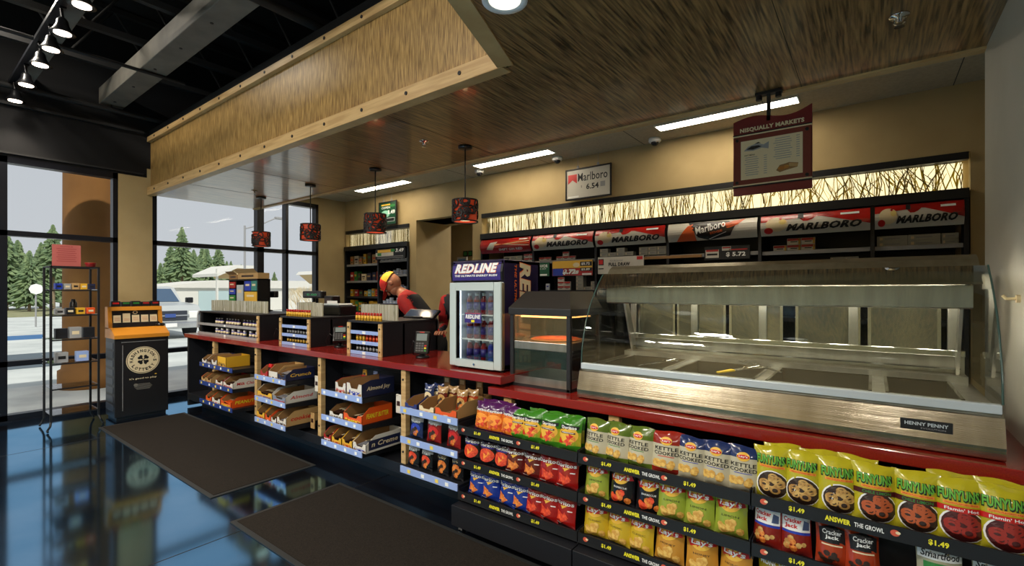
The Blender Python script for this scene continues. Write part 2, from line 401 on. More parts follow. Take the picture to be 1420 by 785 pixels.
up = MB(); up.box(-7.6, -1.6, 2.12, 2.2, 3.475, 3.56, DWALL); up.box(-7.6, -1.6, 2.2, 3.5, 3.5, 3.56, DWALL); struct(up.build('trim_5'))

# ------------------------------------------------------------------ outdoors
PAVE = mat('pale_asphalt', (206, 210, 206), .9, noise=(.9, (176, 182, 180), .35, .7))
WALK = mat('concrete_walk', (206, 206, 200), .9, noise=(2, (190, 190, 186), .4, .6))
g = MB(); g.box(-120, WX-.17, -60, 120, -.25, -.15, PAVE); struct(g.build('ground'))
g = MB(); g.box(-10.4, WX-.17, -8, 9, -.15, -.02, WALK); g.box(-10.46, -10.4, -8, 9, -.15, -.03, GREYP); struct(g.build('ground'))
g = MB(); g.box(-17.2, -14.0, -12, 4.2, -.15, -.14, mat('blue_grey_band', (84, 96, 104), .8)); struct(g.build('ground'))  # flat blue-grey band across the lot
grs = MB(); grs.box(-60, -42, -60, 80, -.149, -.11, mat('dry_grass', (126, 130, 92), .95, noise=(3, (150, 146, 110), .4, .6))); struct(grs.build('ground'))
STUC = mat('tan_stucco', (160, 110, 56), .85, noise=(1.6, (132, 88, 42), .35, .7), bump=(30, .3))
cl = MB(); cl.lathe([(.40, -.02), (.40, .25), (.36, .27), (.345, .4), (.335, 4.6), (.40, 4.7), (.40, 4.9)], (-9.72, 1.98, 0), STUC, 28)
tag(cl.build('column'), 'round tan stucco column standing outside the left window', 'column')
# conifers
FOL = mat('conifer_needles', (92, 116, 84), .9, noise=(1.2, (132, 150, 104), .35, .7)); BARK = mat('bark', (150, 132, 108), .9)
def conifer(seed, h, r, sparse):
    rr = random.Random(seed); t = bpy.data.objects.new('conifer', None)
    COL.objects.link(t)
    a = MB(); a.cyl((0, 0, -.15), (0, 0, h*.96), .022*h, BARK, r1=.02, n=8); a.build('trunk', t)
    f = MB(); n = int(h*(5.2 if not sparse else 3.0))
    for i in range(n):
        q = i/n; z = h*(.16+.84*q) if not sparse else h*(.42+.58*q)
        R = r*(1-q)**.8*rr.uniform(.75, 1.15)+.12
        k = 13; ph = rr.random()*6
        for j in range(k):
            an = ph+2*math.pi*j/k+rr.uniform(-.2, .2); L = R*rr.uniform(.45, 1.25); dz = -L*rr.uniform(.15, .45)
            cx, cy = math.cos(an), math.sin(an); wv = .09*L+.04
            tip = (cx*L, cy*L, z+dz); b = (-cy*wv, cx*wv); mid = (cx*L*.55, cy*L*.55, z+dz*.35)
            f.add([(0, 0, z+.25), (mid[0]+b[0], mid[1]+b[1], mid[2]-.1), tip, (mid[0]-b[0], mid[1]-b[1], mid[2]-.1), (mid[0], mid[1], mid[2]+.22), (mid[0], mid[1], mid[2]-.38)], [(0, 1, 4), (1, 2, 4), (2, 3, 4), (3, 0, 4), (0, 5, 1), (1, 5, 2), (2, 5, 3), (3, 5, 0)], FOL)
    f.build('foliage', t); return t
def ray(u, X):     # y for a compass bearing as seen from the shop door
    a = (u-710)/661; return X*(.798+a*.603)/(-.603+a*.798)
protos = [conifer(1, 11, 2.6, False), conifer(2, 13, 2.2, True), conifer(3, 9, 2.4, False)]
spots = [(-56, 8, 0, .85), (-63, 24, 2, 1.0), (-52, 40, 2, .75), (-60, 56, 0, .78), (-54, 73, 1, .78), (-66, 84, 2, .85), (-58, -14, 2, 1.0),
         (-54, 222, 2, .72), (-62, 236, 1, .80), (-54, 252, 1, .92), (-64, 268, 0, .9), (-72, 244, 0, .9), (-74, 262, 2, 1.0), (-72, 280, 1, .9), (-74, 300, 2, 1.0), (-72, 314, 0, .8), (-54, 286, 2, 1.02), (-64, 302, 0, 1.0), (-60, 320, 1, .60), (-70, 334, 1, .62), (-60, 348, 2, .62), (-70, 366, 2, .66), (-62, 380, 1, .48), (-72, 394, 2, .6), (-60, 410, 2, .46), (-70, 428, 0, .5)]
used = set()
lft = rgt = 0
for X, uu, k, s in spots:
    s *= .70 if uu < 200 else .66
    y = ray(uu, X)
    if uu < 200: lft += 1; lab = 'dark green conifer in the grove behind the left window, number %d counting from the left' % lft
    else: rgt += 1; lab = 'conifer behind the buildings through the wide window, number %d counting from the left' % rgt
    if k in used: o = dup(protos[k], (X, y, -.15), random.random()*6, scale=s)
    else: used.add(k); o = protos[k]; o.location = (X, y, -.15); o.rotation_euler[2] = random.random()*6; o.scale = (s,)*3
    o['cz'] = uu; o['category'] = 'tree'; o['group'] = 'conifers across the street'
tr_l = sorted([o for o in SC.objects if o.name.startswith('conifer')], key=lambda o: o['cz'])
WINW = {True: 'left', False: 'wide'}
for side in (True, False):
    L = [o for o in tr_l if (o['cz'] < 200) == side]
    for i, o in enumerate(L):
        dist = 'nearer' if o.location.x > -63 else 'more distant'
        o['label'] = ('%s conifer seen through the %s window, %s' % (dist, WINW[side], ('%s of its row' % (ORD+['last'])[min([q for q in L if (q.location.x > -63) == (o.location.x > -63)].index(o), 16)])))
for o in tr_l: del o['cz']
# service station across the lot
OFFW = mat('off_white_paint', (214, 212, 204), .8); TAN = mat('canopy_soffit_tan', (196, 168, 122), .8)  # one off-white paint shared by walls, roofs and posts
bl = thing('building', 'long low white building with pale roof across the parking lot', 'building')
m = MB(); m.box(-47, -40, 11.2, 31, -.15, 2.3, OFFW); m.build('wall', bl)
m = MB(); m.prism([(11.0, 2.3), (15.5, 3.1), (31, 3.3), (31.2, 2.3)], 'x', -47.2, -39.8, OFFW); m.build('roof', bl)
m = MB(); m.box(-39.98, -39.9, 14.2, 17.6, 0, 2.0, mat('pale_blue_door', (176, 196, 198), .6)); m.build('door', bl)
cn = thing('fuel_canopy', 'white gabled canopy on thin posts left of the cardboard display', 'canopy', (-34, 13.4, -.15))
m = MB(); m.prism([(-1.2, 3.5), (1.0, 4.25), (3.6, 4.25), (3.6, 3.98), (1.1, 3.98), (-1.2, 3.25)], 'x', -3, 1, OFFW); m.build('roof', cn)
m = MB(); m.box(-2.8, .8, 1.2, 3.5, 3.2, 3.98, TAN); m.build('soffit', cn)
cn.scale = (1, .52, .78); bl.scale = (1, 1, .74)
for y in (-1.0, .55, 3.2):
    m = MB(); m.box(.6, .8, y-.08, y+.08, 0, 3.9, OFFW); m.build('post', cn)
cn2 = thing('station_shed', 'blue grey shed with tan eaves beyond the right end of the wide window', 'shed', (-29, 19.9, -.15)); cn2.scale = (1, 1, .82)
m = MB(); m.box(-3, 0, -1.2, 4, 0, 2.5, mat('blue_grey_siding', (150, 172, 182), .8)); m.build('wall', cn2)
m = MB(); m.prism([(-2.0, 3.35), (4.5, 3.1), (4.5, 2.85), (-1.2, 2.6)], 'x', -3.5, .5, TAN); m.prism([(-2.2, 3.36), (4.5, 3.11), (4.5, 3.3), (-2.0, 3.65)], 'x', -3.6, .6, OFFW); m.build('roof', cn2)
# lamp posts
lp = thing('street_lamp', 'grey street lamp with long arm beside the wide window mullion', 'street lamp', (-24, ray(339, -24), -.15))
m = MB(); m.cyl((0, 0, 0), (0, 0, 4.75), .06, GREYP, r1=.045, n=10); m.build('pole', lp)
m = MB(); m.tube([(0, 0, 4.6), (0, .7, 4.85), (0, 1.5, 5.3)], .03, GREYP); m.build('arm', lp)
m = MB(); m.box(-.12, .12, 1.45, 2.0, 5.24, 5.36, GREYP, .03); m.build('lamp_head', lp)
sg = thing('road_sign', 'small white octagonal road sign across the street at left', 'sign', (-30, ray(49, -30), -.15))
m = MB(); m.cyl((0, 0, 0), (0, 0, 1.7), .03, GREYP, n=8); m.build('pole', sg)
m = MB(); m.cyl((.06, 0, 1.7), (.1, 0, 1.7), .24, WHITE, n=8, smooth=False); m.build('sign_face', sg)
# pickup truck
TRUCK = mat('silver_truck_paint', (196, 200, 198), .3, .3); TGL = mat('truck_window_tint', (60, 84, 110), .1, spec=.8); TIRE = mat('tyre_rubber', (22, 22, 24), .8)
ty = (ray(240, -18.6))
tk = thing('pickup_truck', 'silver pickup truck parked facing the wide window', 'pickup truck', (-18.6, ty-.1, -.15))
m = MB()
m.prism([(-.0, .55), (-.02, .95), (-.25, 1.12), (-1.25, 1.2), (-1.25, .55)], 'y', -.92, .92, TRUCK)
m.prism([(-1.25, .45), (-1.25, 1.2), (-3.2, 1.22), (-5.2, 1.2), (-5.3, .5)], 'y', -.92, .92, TRUCK)
m.prism([(-1.2, 1.18), (-1.95, 1.72), (-2.5, 1.78), (-3.4, 1.76), (-3.7, 1.2)], 'y', -.74, .74, TRUCK); m.build('body', tk)
m = MB(); m.add([(-1.27, -.68, 1.22), (-1.27, .68, 1.22), (-1.93, .62, 1.68), (-1.93, -.62, 1.68)], [(0, 1, 2, 3)], TGL)
m.T = Matrix.Translation((.02, 0, .015)); m.add([(-1.27, -.68, 1.22), (-1.27, .68, 1.22), (-1.93, .62, 1.68), (-1.93, -.62, 1.68)], [(0, 1, 2, 3)], TGL); m.build('windscreen', tk)
m = MB(); m.box(-.03, .03, -.5, .5, .62, .95, mat('truck_grille', (50, 54, 64), .4), .02); m.box(.02, .05, -.55, .55, .77, .81, CHROME); m.box(.03, .06, -.15, .15, .73, .85, mat('truck_badge', (60, 84, 150), .3)); m.build('grille', tk)
for s in (-1, 1):
    m = MB(); m.box(-.05, .02, s*.55, s*.88, .68, .93, WHITE, .03); m.build('headlight', tk)
    for x in (-.8, -4.2):
        m = MB(); m.cyl((x, s*.72, .38), (x, s*.95, .38), .38, TIRE, n=20); m.cyl((x, s*.951, .38), (x, s*.955, .38), .22, CHROME, n=16); m.build('wheel', tk)
    m = MB(); m.box(-1.5, -1.3, s*.93, s*1.14, 1.18, 1.38, BLK, .03); m.build('side_mirror', tk)
m = MB(); m.box(-.1, .14, -.92, .92, .36, .58, CHROME, .04); m.box(.14, .15, -.16, .16, .42, .54, WHITE); m.build('bumper', tk)
# bare shrub
sh = MB(); rr = random.Random(5)
def twig(p, dr, L, r, n):
    q = p+dr*L; sh.cyl(p, q, r, CREAM, r1=r*.7, n=5, cap=False)
    if n > 0:
        for _ in range(3): twig(q, (dr+Vector((rr.uniform(-.5, .5), rr.uniform(-.5, .5), rr.uniform(-.1, .4)))).normalized(), L*.72, r*.6, n-1)
for i in range(3): twig(Vector((-11.2, ray(425, -11.2)+.15*i, -.15)), Vector((rr.uniform(-.2, .2), rr.uniform(-.3, .3), 1)).normalized(), .62, .022, 4)
tag(sh.build('bare_shrub'), 'leafless pale shrub outside the right end of the wide window', 'shrub')
# blue awning ground stripe line and kerb
kb = MB(); kb.box(-22.6, -22.4, -14, 3.3, -.15, -.02, mat('blue_kerb_paint', (70, 112, 160), .7)); tag(kb.build('kerb'), 'blue painted kerb across the lot beyond the left window', 'kerb')

# ------------------------------------------------------------------ dark roof structure
def joist(x, lab):
    t = thing('roof_joist', lab, 'joist', (x, 0, 0), group='open web joists under the dark ceiling')
    m = MB(); m.box(-.03, .03, -6, 3.3, 4.62, 4.68, JOIST); m.box(-.03, .03, -6, 3.3, 3.98, 4.04, JOIST); m.build('chord', t)
    m = MB(); y = -6.0; k = 0
    while y < 3.0:
        m.cyl((0, y, 4.65 if k % 2 else 4.01), (0, y+.4, 4.01 if k % 2 else 4.65), .014, JOIST, n=6); y += .4; k += 1
    m.build('web', t)
xs = [-6.9, -6.0, -5.1, -4.2, -3.3, -2.4, -1.5]
for i, x in enumerate(xs): joist(x, 'black open web steel joist, %s counting from the window wall' % ['first', 'second', 'third', 'fourth', 'fifth', 'sixth', 'seventh'][i])
m = MB(); m.box(-7.55, 3, 1.60, 1.83, 3.74, 3.94, BEAM, .008)
for i in range(14): m.cyl((-7.3+.7*i, 1.7, 3.741), (-7.3+.7*i, 1.7, 3.735), .014, BLKP, n=8)
tag(m.build('ceiling_beam'), 'wide grey beam crossing the dark ceiling beside the canopy', 'beam')
m = MB(); m.box(-7.55, 3, .89, 1.01, 3.74, 3.9, BEAM, .008); tag(m.build('ceiling_beam'), 'narrower grey beam above the row of track spotlights', 'beam')
for i, (x, r, z) in enumerate([(-7.45, .035, 3.68), (-6.0, .018, 3.72), (-3.7, .04, 3.66)]):
    m = MB(); m.cyl((x, -5.9, z), (x, 2.45 if i != 1 else 2.0, z), r, JOIST, n=10)
    for y in (-2, .5, 1.7): m.cyl((x, y, z), (x, y, 4.0), .008, JOIST, n=6)
    tag(m.build('ceiling_pipe'), ['black pipe crossing under both beams nearest the window wall', 'thin black conduit crossing under the two beams midway', 'thick black pipe reaching over the canopy fascia top'][i], 'pipe')
# track spotlights
tk_ = MB(); tk_.box(-7.5, -3.6, .82, .88, 3.70, 3.73, DARK); tag(tk_.build('light_track'), 'dark light track carrying the row of spotlights', 'track')
LAMP = mat('lamp_disc', (255, 240, 225), .5, emit=(255, 236, 214), es=9)
for i, x in enumerate([-7.357, -6.706, -6.009, -5.552, -5.128, -4.519]):
    t = thing('spotlight', 'round black track spotlight, %s along the track' % ['farthest', 'second farthest', 'third farthest', 'third nearest', 'second nearest', 'nearest'][i], 'spotlight', (x, .865, 3.5), group='spotlights on the track')
    m = MB(); m.lathe([(.02, .12), (.035, .10), (.042, .06), (.062, .02), (.078, 0), (.082, -.004), (.06, 0)], (0, 0, 0), BLK, 24); m.build('housing', t)
    m = MB(); m.cyl((0, 0, .12), (0, -.01, .2), .012, BLK); m.box(-.03, .03, -.02, .02, .19, .205, BLK); m.build('arm', t)
    m = MB(); m.cyl((0, 0, -.006), (0, 0, -.001), .054, LAMP, n=20); m.build('lamp', t)
    l = bpy.data.lights.new('spotlight_light', 'SPOT'); l.energy = 34; l.spot_size = 1.7; l.spot_blend = .6; l.color = (1, .88, .72); l.shadow_soft_size = .05
    lo = bpy.data.objects.new('spotlight_light', l); COL.objects.link(lo); lo.parent = t; lo.location = (0, 0, -.03)
# ------------------------------------------------------------------ ceiling fixtures behind the counter
TUBE = mat('troffer_glow', (255, 250, 240), .5, emit=(255, 240, 214), es=22)
for i, (a, b) in enumerate([(-6.60, -5.42), (-4.07, -2.94), (-1.69, -.50)]):
    t = thing('ceiling_light', 'long thin lit ceiling light, %s of the three over the back aisle' % ['leftmost', 'middle', 'rightmost'][i], 'ceiling light', ((a+b)/2, 4.63, 3.06), group='strip lights over the back aisle')
    L = (b-a)/2
    m = MB()
    for q in (-1, 1): m.box(-L-.012, L+.012, q*.075, q*.088, -.008, .0, WHITE); m.box(q*L, q*(L+.012), -.075, .075, -.008, .0, WHITE)
    m.build('frame', t)
    m = MB(); m.box(-L, L, -.075, .075, -.005, -.001, TUBE); m.build('diffuser', t)
for i, (x, y) in enumerate([(-4.165, 4.79), (-3.017, 4.89), (-1.829, 4.91)]):
    t = thing('security_camera', 'small white dome camera on the back ceiling, %s of three' % ['leftmost', 'middle', 'rightmost'][i], 'camera', (x, y, 3.06), group='dome cameras over the back aisle')
    m = MB(); m.lathe([(.062, 0), (.064, -.03), (.055, -.042)], (0, 0, 0), WHITE, 20); m.build('housing', t)
    m = MB(); m.ell((0, 0, -.045), (.04, .04, .035), mat('smoked_dome', (30, 30, 34), .1)); m.build('dome', t)
for i, (x, y) in enumerate([(-3.02, 2.761), (.098, 2.822), (-6.196, 2.826)]):
    t = thing('fire_sprinkler', 'small chrome sprinkler head under the wooden canopy, %s' % ['between the two nearest pendants', 'above the right end of the food case', 'beside the farthest pendant'][i], 'sprinkler', (x, y, 2.718), group='sprinklers in the wooden canopy')
    m = MB(); m.lathe([(.04, 0), (.038, -.006), (.012, -.01), (.01, -.03)], (0, 0, 0), CHROME, 16); m.build('escutcheon', t)
    m = MB(); m.tube([(-.018, 0, -.012), (-.02, 0, -.035), (0, 0, -.05), (.02, 0, -.035), (.018, 0, -.012)], .003, CHROME, 6); m.cyl((0, 0, -.05), (0, 0, -.053), .02, CHROME, n=12); m.build('deflector', t)
t = thing('downlight', 'round recessed downlight in the wooden ceiling at the top edge', 'downlight', (-1.275, 1.633, 2.717))
m = MB(); m.lathe([(.10, 0), (.1, -.006), (.075, -.004), (.07, 0)], (0, 0, 0), WHITE, 28); m.build('trim_ring', t)
m = MB(); m.cyl((0, 0, -.004), (0, 0, -.001), .07, mat('downlight_lens', (235, 235, 225), .4, emit=(255, 245, 225), es=1.4), n=24); m.build('lens', t)
l = bpy.data.lights.new('downlight_light', 'SPOT'); l.energy = 26; l.spot_size = 2.4; l.color = (1, .9, .75); lo = bpy.data.objects.new('downlight_light', l); COL.objects.link(lo); lo.parent = t; lo.location = (0, 0, -.02); DL = (t, lo)
for x, y, lb in ((-.55, .45, 'directly over the shopper aisle'), (.1, -.9, 'over the aisle behind the viewer')):  # two more downlights added out of view to brighten the right wall
    o = dup(DL[0], (x, y, 2.717), label='added unseen fill downlight in the wooden ceiling '+lb)

# ------------------------------------------------------------------ pendants
SHD = mat('woven_bark_strip', (30, 22, 20), .5); GLOW = mat('amber_shade_liner', (170, 50, 24), .6, emit=(235, 80, 30), es=.16); BULB = mat('pendant_bulb', (255, 236, 200), .5, emit=(255, 214, 150), es=7)
def pendant(seed):
    rr = random.Random(seed); t = bpy.data.objects.new('pendant_lamp', None); COL.objects.link(t); t['category'] = 'pendant lamp'; t['group'] = 'woven drum pendants over the counter'
    m = MB(); m.lathe([(.062, 0), (.062, -.022), (.05, -.026)], (0, 0, 0), BLK, 24); m.build('ceiling_canopy', t)
    m = MB(); m.cyl((0, 0, -.02), (0, 0, -.475), .006, BLK, n=8); m.build('stem', t)
    Z0, Z1, R = -.66, -.475, .108
    m = MB()
    for z in (Z0, Z1, -.60, -.54): 
        n = 28
        for i in range(n):
            a, b = 2*math.pi*i/n, 2*math.pi*(i+1)/n
            m.cyl((R*math.cos(a), R*math.sin(a), z), (R*math.cos(b), R*math.sin(b), z), .007 if z in (Z0, Z1) else .003, SHD, n=5, cap=False)
    for i in range(46):     # curling strips
        a0 = rr.random()*6.283; zc = rr.uniform(Z0+.02, Z1-.02); ra = rr.uniform(.018, .045); rb = rr.uniform(.018, .04); k = 12; pr = None
        for j in range(k+1):
            th = 2*math.pi*j/k; aa = a0+ra/R*math.cos(th); zz = min(max(zc+rb*math.sin(th), Z0), Z1); p = ((R+.002)*math.cos(aa), (R+.002)*math.sin(aa), zz)
            if pr: m.cyl(pr, p, .0078, SHD, n=5, cap=False)
            pr = p
    for i in range(3): m.cyl((0, 0, Z1), (R*math.cos(2.1*i), R*math.sin(2.1*i), Z1), .003, SHD, n=5)
    m.build('woven_shade', t)
    m = MB(); n = 28; vs = [(R*.93*math.cos(2*math.pi*i/n), R*.93*math.sin(2*math.pi*i/n), z) for z in (Z0+.004, Z1-.004) for i in range(n)]
    m.add(vs, [(i, (i+1) % n, n+(i+1) % n, n+i) for i in range(n)], GLOW, True); m.build('liner', t)
    m = MB(); m.lathe([(.02, -.5), (.02, -.53), (.045, -.575), (.045, -.605), (.02, -.63)], (0, 0, 0), BULB, 14); m.cyl((0, 0, Z0+.02), (0, 0, Z0+.024), R*.9, mat('pendant_diffuser', (255, 240, 215), .5, emit=(255, 226, 180), es=2.2), n=28); m.build('bulb', t)
    return t
P0 = pendant(3)
for i, x in enumerate([-2.839, -4.097, -5.332, -6.555]):
    o = P0 if i == 0 else dup(P0)
    o.location = (x, 3.075, 2.718); o.rotation_euler[2] = i*1.1
    o['label'] = 'dark woven drum pendant lamp, %s of the four over the counter' % ['nearest', 'second nearest', 'third nearest', 'farthest'][i]
    l = bpy.data.lights.new('pendant_light', 'POINT'); l.energy = .8; l.color = (1, .72, .42); l.shadow_soft_size = .04
    lo = bpy.data.objects.new('pendant_light', l); COL.objects.link(lo); lo.parent = o; lo.location = (0, 0, -.56)
    l = bpy.data.lights.new('pendant_light', 'SPOT'); l.energy = 14; l.color = (1, .8, .55); l.spot_size = 2.0; l.spot_blend = .8; l.shadow_soft_size = .06
    lo = bpy.data.objects.new('pendant_light', l); COL.objects.link(lo); lo.parent = o; lo.location = (0, 0, -.665)

# ------------------------------------------------------------------ floor mats
for i, (x0, x1, y0, y1, lb) in enumerate([(-6.55, -3.69, 1.385, 2.178, 'long dark carpet mat lying nearer the lottery stand'), (-3.21, -.95, 1.315, 2.09, 'long dark carpet mat lying nearest, before the snack shelves')]):
    t = thing('floor_mat', lb, 'floor mat', (0, 0, 0), group='mats along the counter')
    m = MB(); m.box(x0+.03, x1-.03, y0+.03, y1-.03, 0.001, .009, MATM); m.build('carpet', t)
    m = MB(); m.box(x0, x1, y0, y1, 0.0005, .006, RUB); m.build('rubber_edge', t)
# ================================================================== CHECKOUT COUNTER
CT = .92
t = thing('countertop', 'long glossy red countertop under the registers and drinks cooler', 'countertop', (0, 0, 0))
m = MB(); m.box(-6.92, -1.828, 2.30, 3.02, .872, .92, RED, .004); m.build('slab', t)
m = MB(); m.box(-1.93, .468, 2.30, 3.12, .80, .85, RED, .004)
tag(m.build('countertop'), 'lower red countertop under the stainless food case', 'countertop')
ck = thing('checkout_counter', 'black checkout counter with maple posts and open snack shelves facing the shop', 'counter', (0, 0, 0))
m = MB(); m.box(-6.84, -1.86, 2.54, 2.58, .18, .872, BLACK)
for k in range(7): m.box(-6.84, -1.86, 2.534, 2.54, .24+.09*k, .246+.09*k, BLK)
m.build('back_panel', ck)
m = MB(); m.box(-6.88, -6.84, 2.32, 3.0, .02, .872, BLACK, .003); m.build('end_panel', ck)
m = MB(); m.box(-6.84, -1.86, 2.31, 2.9, .10, .18, DARK, .003); m.box(-6.7, -1.9, 2.42, 2.85, .0, .10, BLACK); m.build('plinth', ck)
m = MB(); m.box(-6.84, -1.86, 2.94, 2.98, .10, .872, BLACK); m.build('clerk_side_panel', ck)
for x in (-6.09, -5.05, -3.87, -2.755):
    m = MB(); m.box(x-.025, x+.025, 2.315, 2.36, .18, .872, MAPLE, .003)
    for z in (.27, .55, .80): m.cyl((x, 2.316, z), (x, 2.309, z), .008, BLKP, n=10)
    m.build('post', ck)
    m = MB(); m.box(x-.015, x+.015, 2.36, 2.54, .18, .872, BLACK); m.build('upright', ck)
lk = thing('lower_counter', 'black counter base with maple posts behind the chip racks', 'counter', (0, 0, 0))
m = MB(); m.box(-1.85, .46, 2.54, 2.58, .1, .80, BLACK); m.box(-1.85, .46, 2.4, 2.95, .0, .1, BLACK); m.build('back_panel', lk)
for x in (-1.79, -1.085, -.301, .40):
    m = MB(); m.box(x-.03, x+.03, 2.32, 2.36, .1, .80, MAPLE, .003); m.cyl((x, 2.321, .765), (x, 2.315, .765), .008, BLKP, n=10); m.build('post', lk)
# shelves of the four bays
SHY = 2.12
BAYS = [(-5.93, -5.12), (-4.64, -4.08), (-3.51, -2.98), (-2.55, -2.02)]
LEV = [.67, .47, .27]
BN = ['farthest', 'second', 'third', 'nearest']; LN = ['top', 'middle', 'bottom']
def tagrow(m, x0, x1, y, z, n, mts, w=.028, h=.022, seed=0):
    rr = random.Random(seed)
    for i in range(n):
        x = x0+(x1-x0)*(i+.5+rr.uniform(-.2, .2))/n; m.box(x-w/2, x+w/2, y-.002, y, z-h/2, z+h/2, mts[i % len(mts)])
for bi, (x0, x1) in enumerate(BAYS):
    for li, z in enumerate(LEV):
        s = MB(); s.box(x0+.004, x1-.004, SHY+.005, 2.53, z-.02, z-.012, DARK)
        s.prism([(SHY+.005, z-.012), (2.53, z-.012), (2.53, z-.07), (SHY+.06, z-.045), (SHY+.005, z-.045)], 'x', x1-.006, x1-.002, BLACK)
        s.prism([(SHY+.005, z-.012), (2.53, z-.012), (2.53, z-.07), (SHY+.06, z-.045), (SHY+.005, z-.045)], 'x', x0+.002, x0+.006, BLACK)
        so = s.build('shelf', ck)
        r = MB(); r.box(x0, x1, SHY-.004, SHY+.004, z-.042, z+.002, RAILD if bi == 0 else RAIL, .001)
        tagrow(r, x0, x1, SHY-.004, z-.02, 5 if bi == 0 else 4, [TAGY, TAGW] if bi != 2 else [TAGW], seed=bi*7+li)
        r.build('price_rail', so)

# open display trays ------------------------------------------------
def tray(x0, x1, ya, yb, z, h, col, fcol, lab, txt=None, tcol=WHITE, inner=CARD, front_h=.55, back_h=1.0, notch=True, sidetxt=None, backboard=0):
    o = MB(); w = x1-x0; d = yb-ya; t = .003; fh = h*front_h
    o.T = None
    F = lambda a, b: Vector((x0+w/2+a, ya-.0006, z+b))
    o.box(x0, x1, ya, yb, z, z+.003, inner)
    cs = [(0, 0), (d, 0), (d, h*back_h), (d*.25, h), (0, fh)]
    for xx, s in ((x0, 1), (x1, -1)):
        o.prism([(ya+a, z+b) for a, b in cs], 'x', xx, xx+s*t, col)
        o.prism([(ya+a+.002, z+b-.001) for a, b in cs], 'x', xx+s*t, xx+s*(t+.0012), inner)
    o.box(x0, x1, yb-t, yb, z, z+h*back_h, col)
    # front with a dipped notch
    fz = [(-w/2, 0), (w/2, 0), (w/2, fh), (w*.3, fh), (w*.2, fh*.62 if notch else fh), (-w*.2, fh*.62 if notch else fh), (-w*.3, fh), (-w/2, fh)]
    for yy, mt in ((ya, fcol), (ya+.002, inner)):
        o.prism([(x0+w/2+a, z+b) for a, b in fz], 'y', yy, yy+.002, mt)
    for k in range(3): o.rect(0+(-w*.36+w*.36*k), fh*.22, w*.2, fh*.16, tcol if k % 2 else inner, F)
    if txt: o.text(txt, 0, fh*.34, w*.8, fh*.3, tcol, F, .02)
    if sidetxt:
        G = lambda a, b: Vector((x1+.0006, ya+d/2+a, z+b))
        o.rect(0, h*.45, d*.86, h*.6, sidetxt[1], G); G2 = lambda a, b: Vector((x1+.0014, ya+d/2+a, z+b))
        o.text(sidetxt[0], 0, h*.48, d*.72, h*.3, sidetxt[2], G2, .02, .2)
    if backboard: o.prism([(ya+d*.85, z+h), (ya+d, z+h), (ya+d, z+h+backboard), (ya+d*.93, z+h+backboard)], 'x', x0, x1, col)
    return tag(o.build('display_tray'), lab, 'candy tray')
BROWN = mat('chocolate_wrapper', (52, 30, 22), .3, spec=.7); YEL = mat('yellow_card', (220, 168, 40), .45); ORG = mat('orange_card', (222, 84, 22), .45)
WCARD = mat('white_card', (214, 208, 196), .5); RCARD = mat('red_card', (168, 30, 28), .45); BCARD = mat('blue_card', (38, 50, 110), .45); TANC = mat('tan_card', (186, 148, 94), .5); NAVY = mat('navy_card', (28, 34, 66), .45); SILV = mat('silver_wrapper', (176, 178, 186), .25, .6)
def bars(x0, x1, ya, yb, z, n, mt, desc, grp, layers=1):
    src = None; wd = (x1-x0)/n
    for l in range(layers):
        for i in range(n):
            if src is None:
                o = MB(); L = (yb-ya)-.02
                vs = []; K = 8
                for j in range(9):
                    y = -L/2+L*j/8; r = [.15, .55, .95, 1, 1, 1, .95, .55, .15][j]
                    for k in range(K):
                        a = 2*math.pi*k/K; vs.append((wd*.44*math.cos(a), y, .011*r*math.sin(a)))
                o.add(vs, [(j*K+k, j*K+(k+1) % K, (j+1)*K+(k+1) % K, (j+1)*K+k) for j in range(8) for k in range(K)], mt, True)
                o.rect(0, 0, wd*.5, L*.5, CREAM, lambda a, b: Vector((a, b, .0116)))
                q = o.build('candy_bar'); src = q
            else: q = src.copy(); COL.objects.link(q)
            q.location = (x0+wd*(i+.5), (ya+yb)/2+(i % 2)*.003, z+.0155+l*.021)
            tag(q, desc, 'candy bar', grp)
T0 = SHY+.012
def row(bi, li, items):
    z = LEV[li]-.012
    for k, (x0, x1, h, d, col, fcol, lab, kw, bar) in enumerate(items):
        full = '%s on the %s shelf of the %s snack bay' % (lab, LN[li], BN[bi])
        tray(x0, x1, T0, T0+d, z, h, col, fcol, full, **kw)
        if bar:
            n, mt, ly = bar
            bars(x0+.006, x1-.006, T0+.008, T0+d-.006, z+.003, n, mt, 'wrapped bar in the %s, %s shelf, %s bay' % (lab, LN[li], BN[bi]), 'bars in %s %d %d' % (lab, bi, li), ly)
S = dict
row(0, 0, [(-5.90, -5.78, .09, .22, BROWN, WCARD, 'dark brown candy tray', S(), (4, BROWN, 2)), (-5.77, -5.66, .10, .22, WCARD, BROWN, 'white and brown candy tray', S(txt='BAR'), (4, BROWN, 2)), (-5.65, -5.52, .11, .2, NAVY, WCARD, 'navy candy tray', S(), (4, SILV, 2)),
           (-5.50, -5.30, .115, .24, YEL, YEL, 'yellow candy box', S(txt='Honey', tcol=BROWN, front_h=.95, notch=False), (4, BROWN, 3))])
row(0, 1, [(-5.92, -5.80, .09, .22, ORG, TANC, 'orange and tan candy tray', S(), (4, BROWN, 2)), (-5.79, -5.66, .09, .22, TANC, TANC, 'tan candy tray', S(tcol=REDP), (4, BROWN, 2)), (-5.55, -5.38, .10, .26, RCARD, WCARD, 'red printed candy tray', S(tcol=REDP, txt='nut'), (4, BROWN, 2)), (-5.36, -5.14, .10, .27, WCARD, WCARD, 'white candy tray with red wording', S(txt='Milk', tcol=REDP, sidetxt=('Milk Choc', WCARD, REDP)), (5, BROWN, 2))])
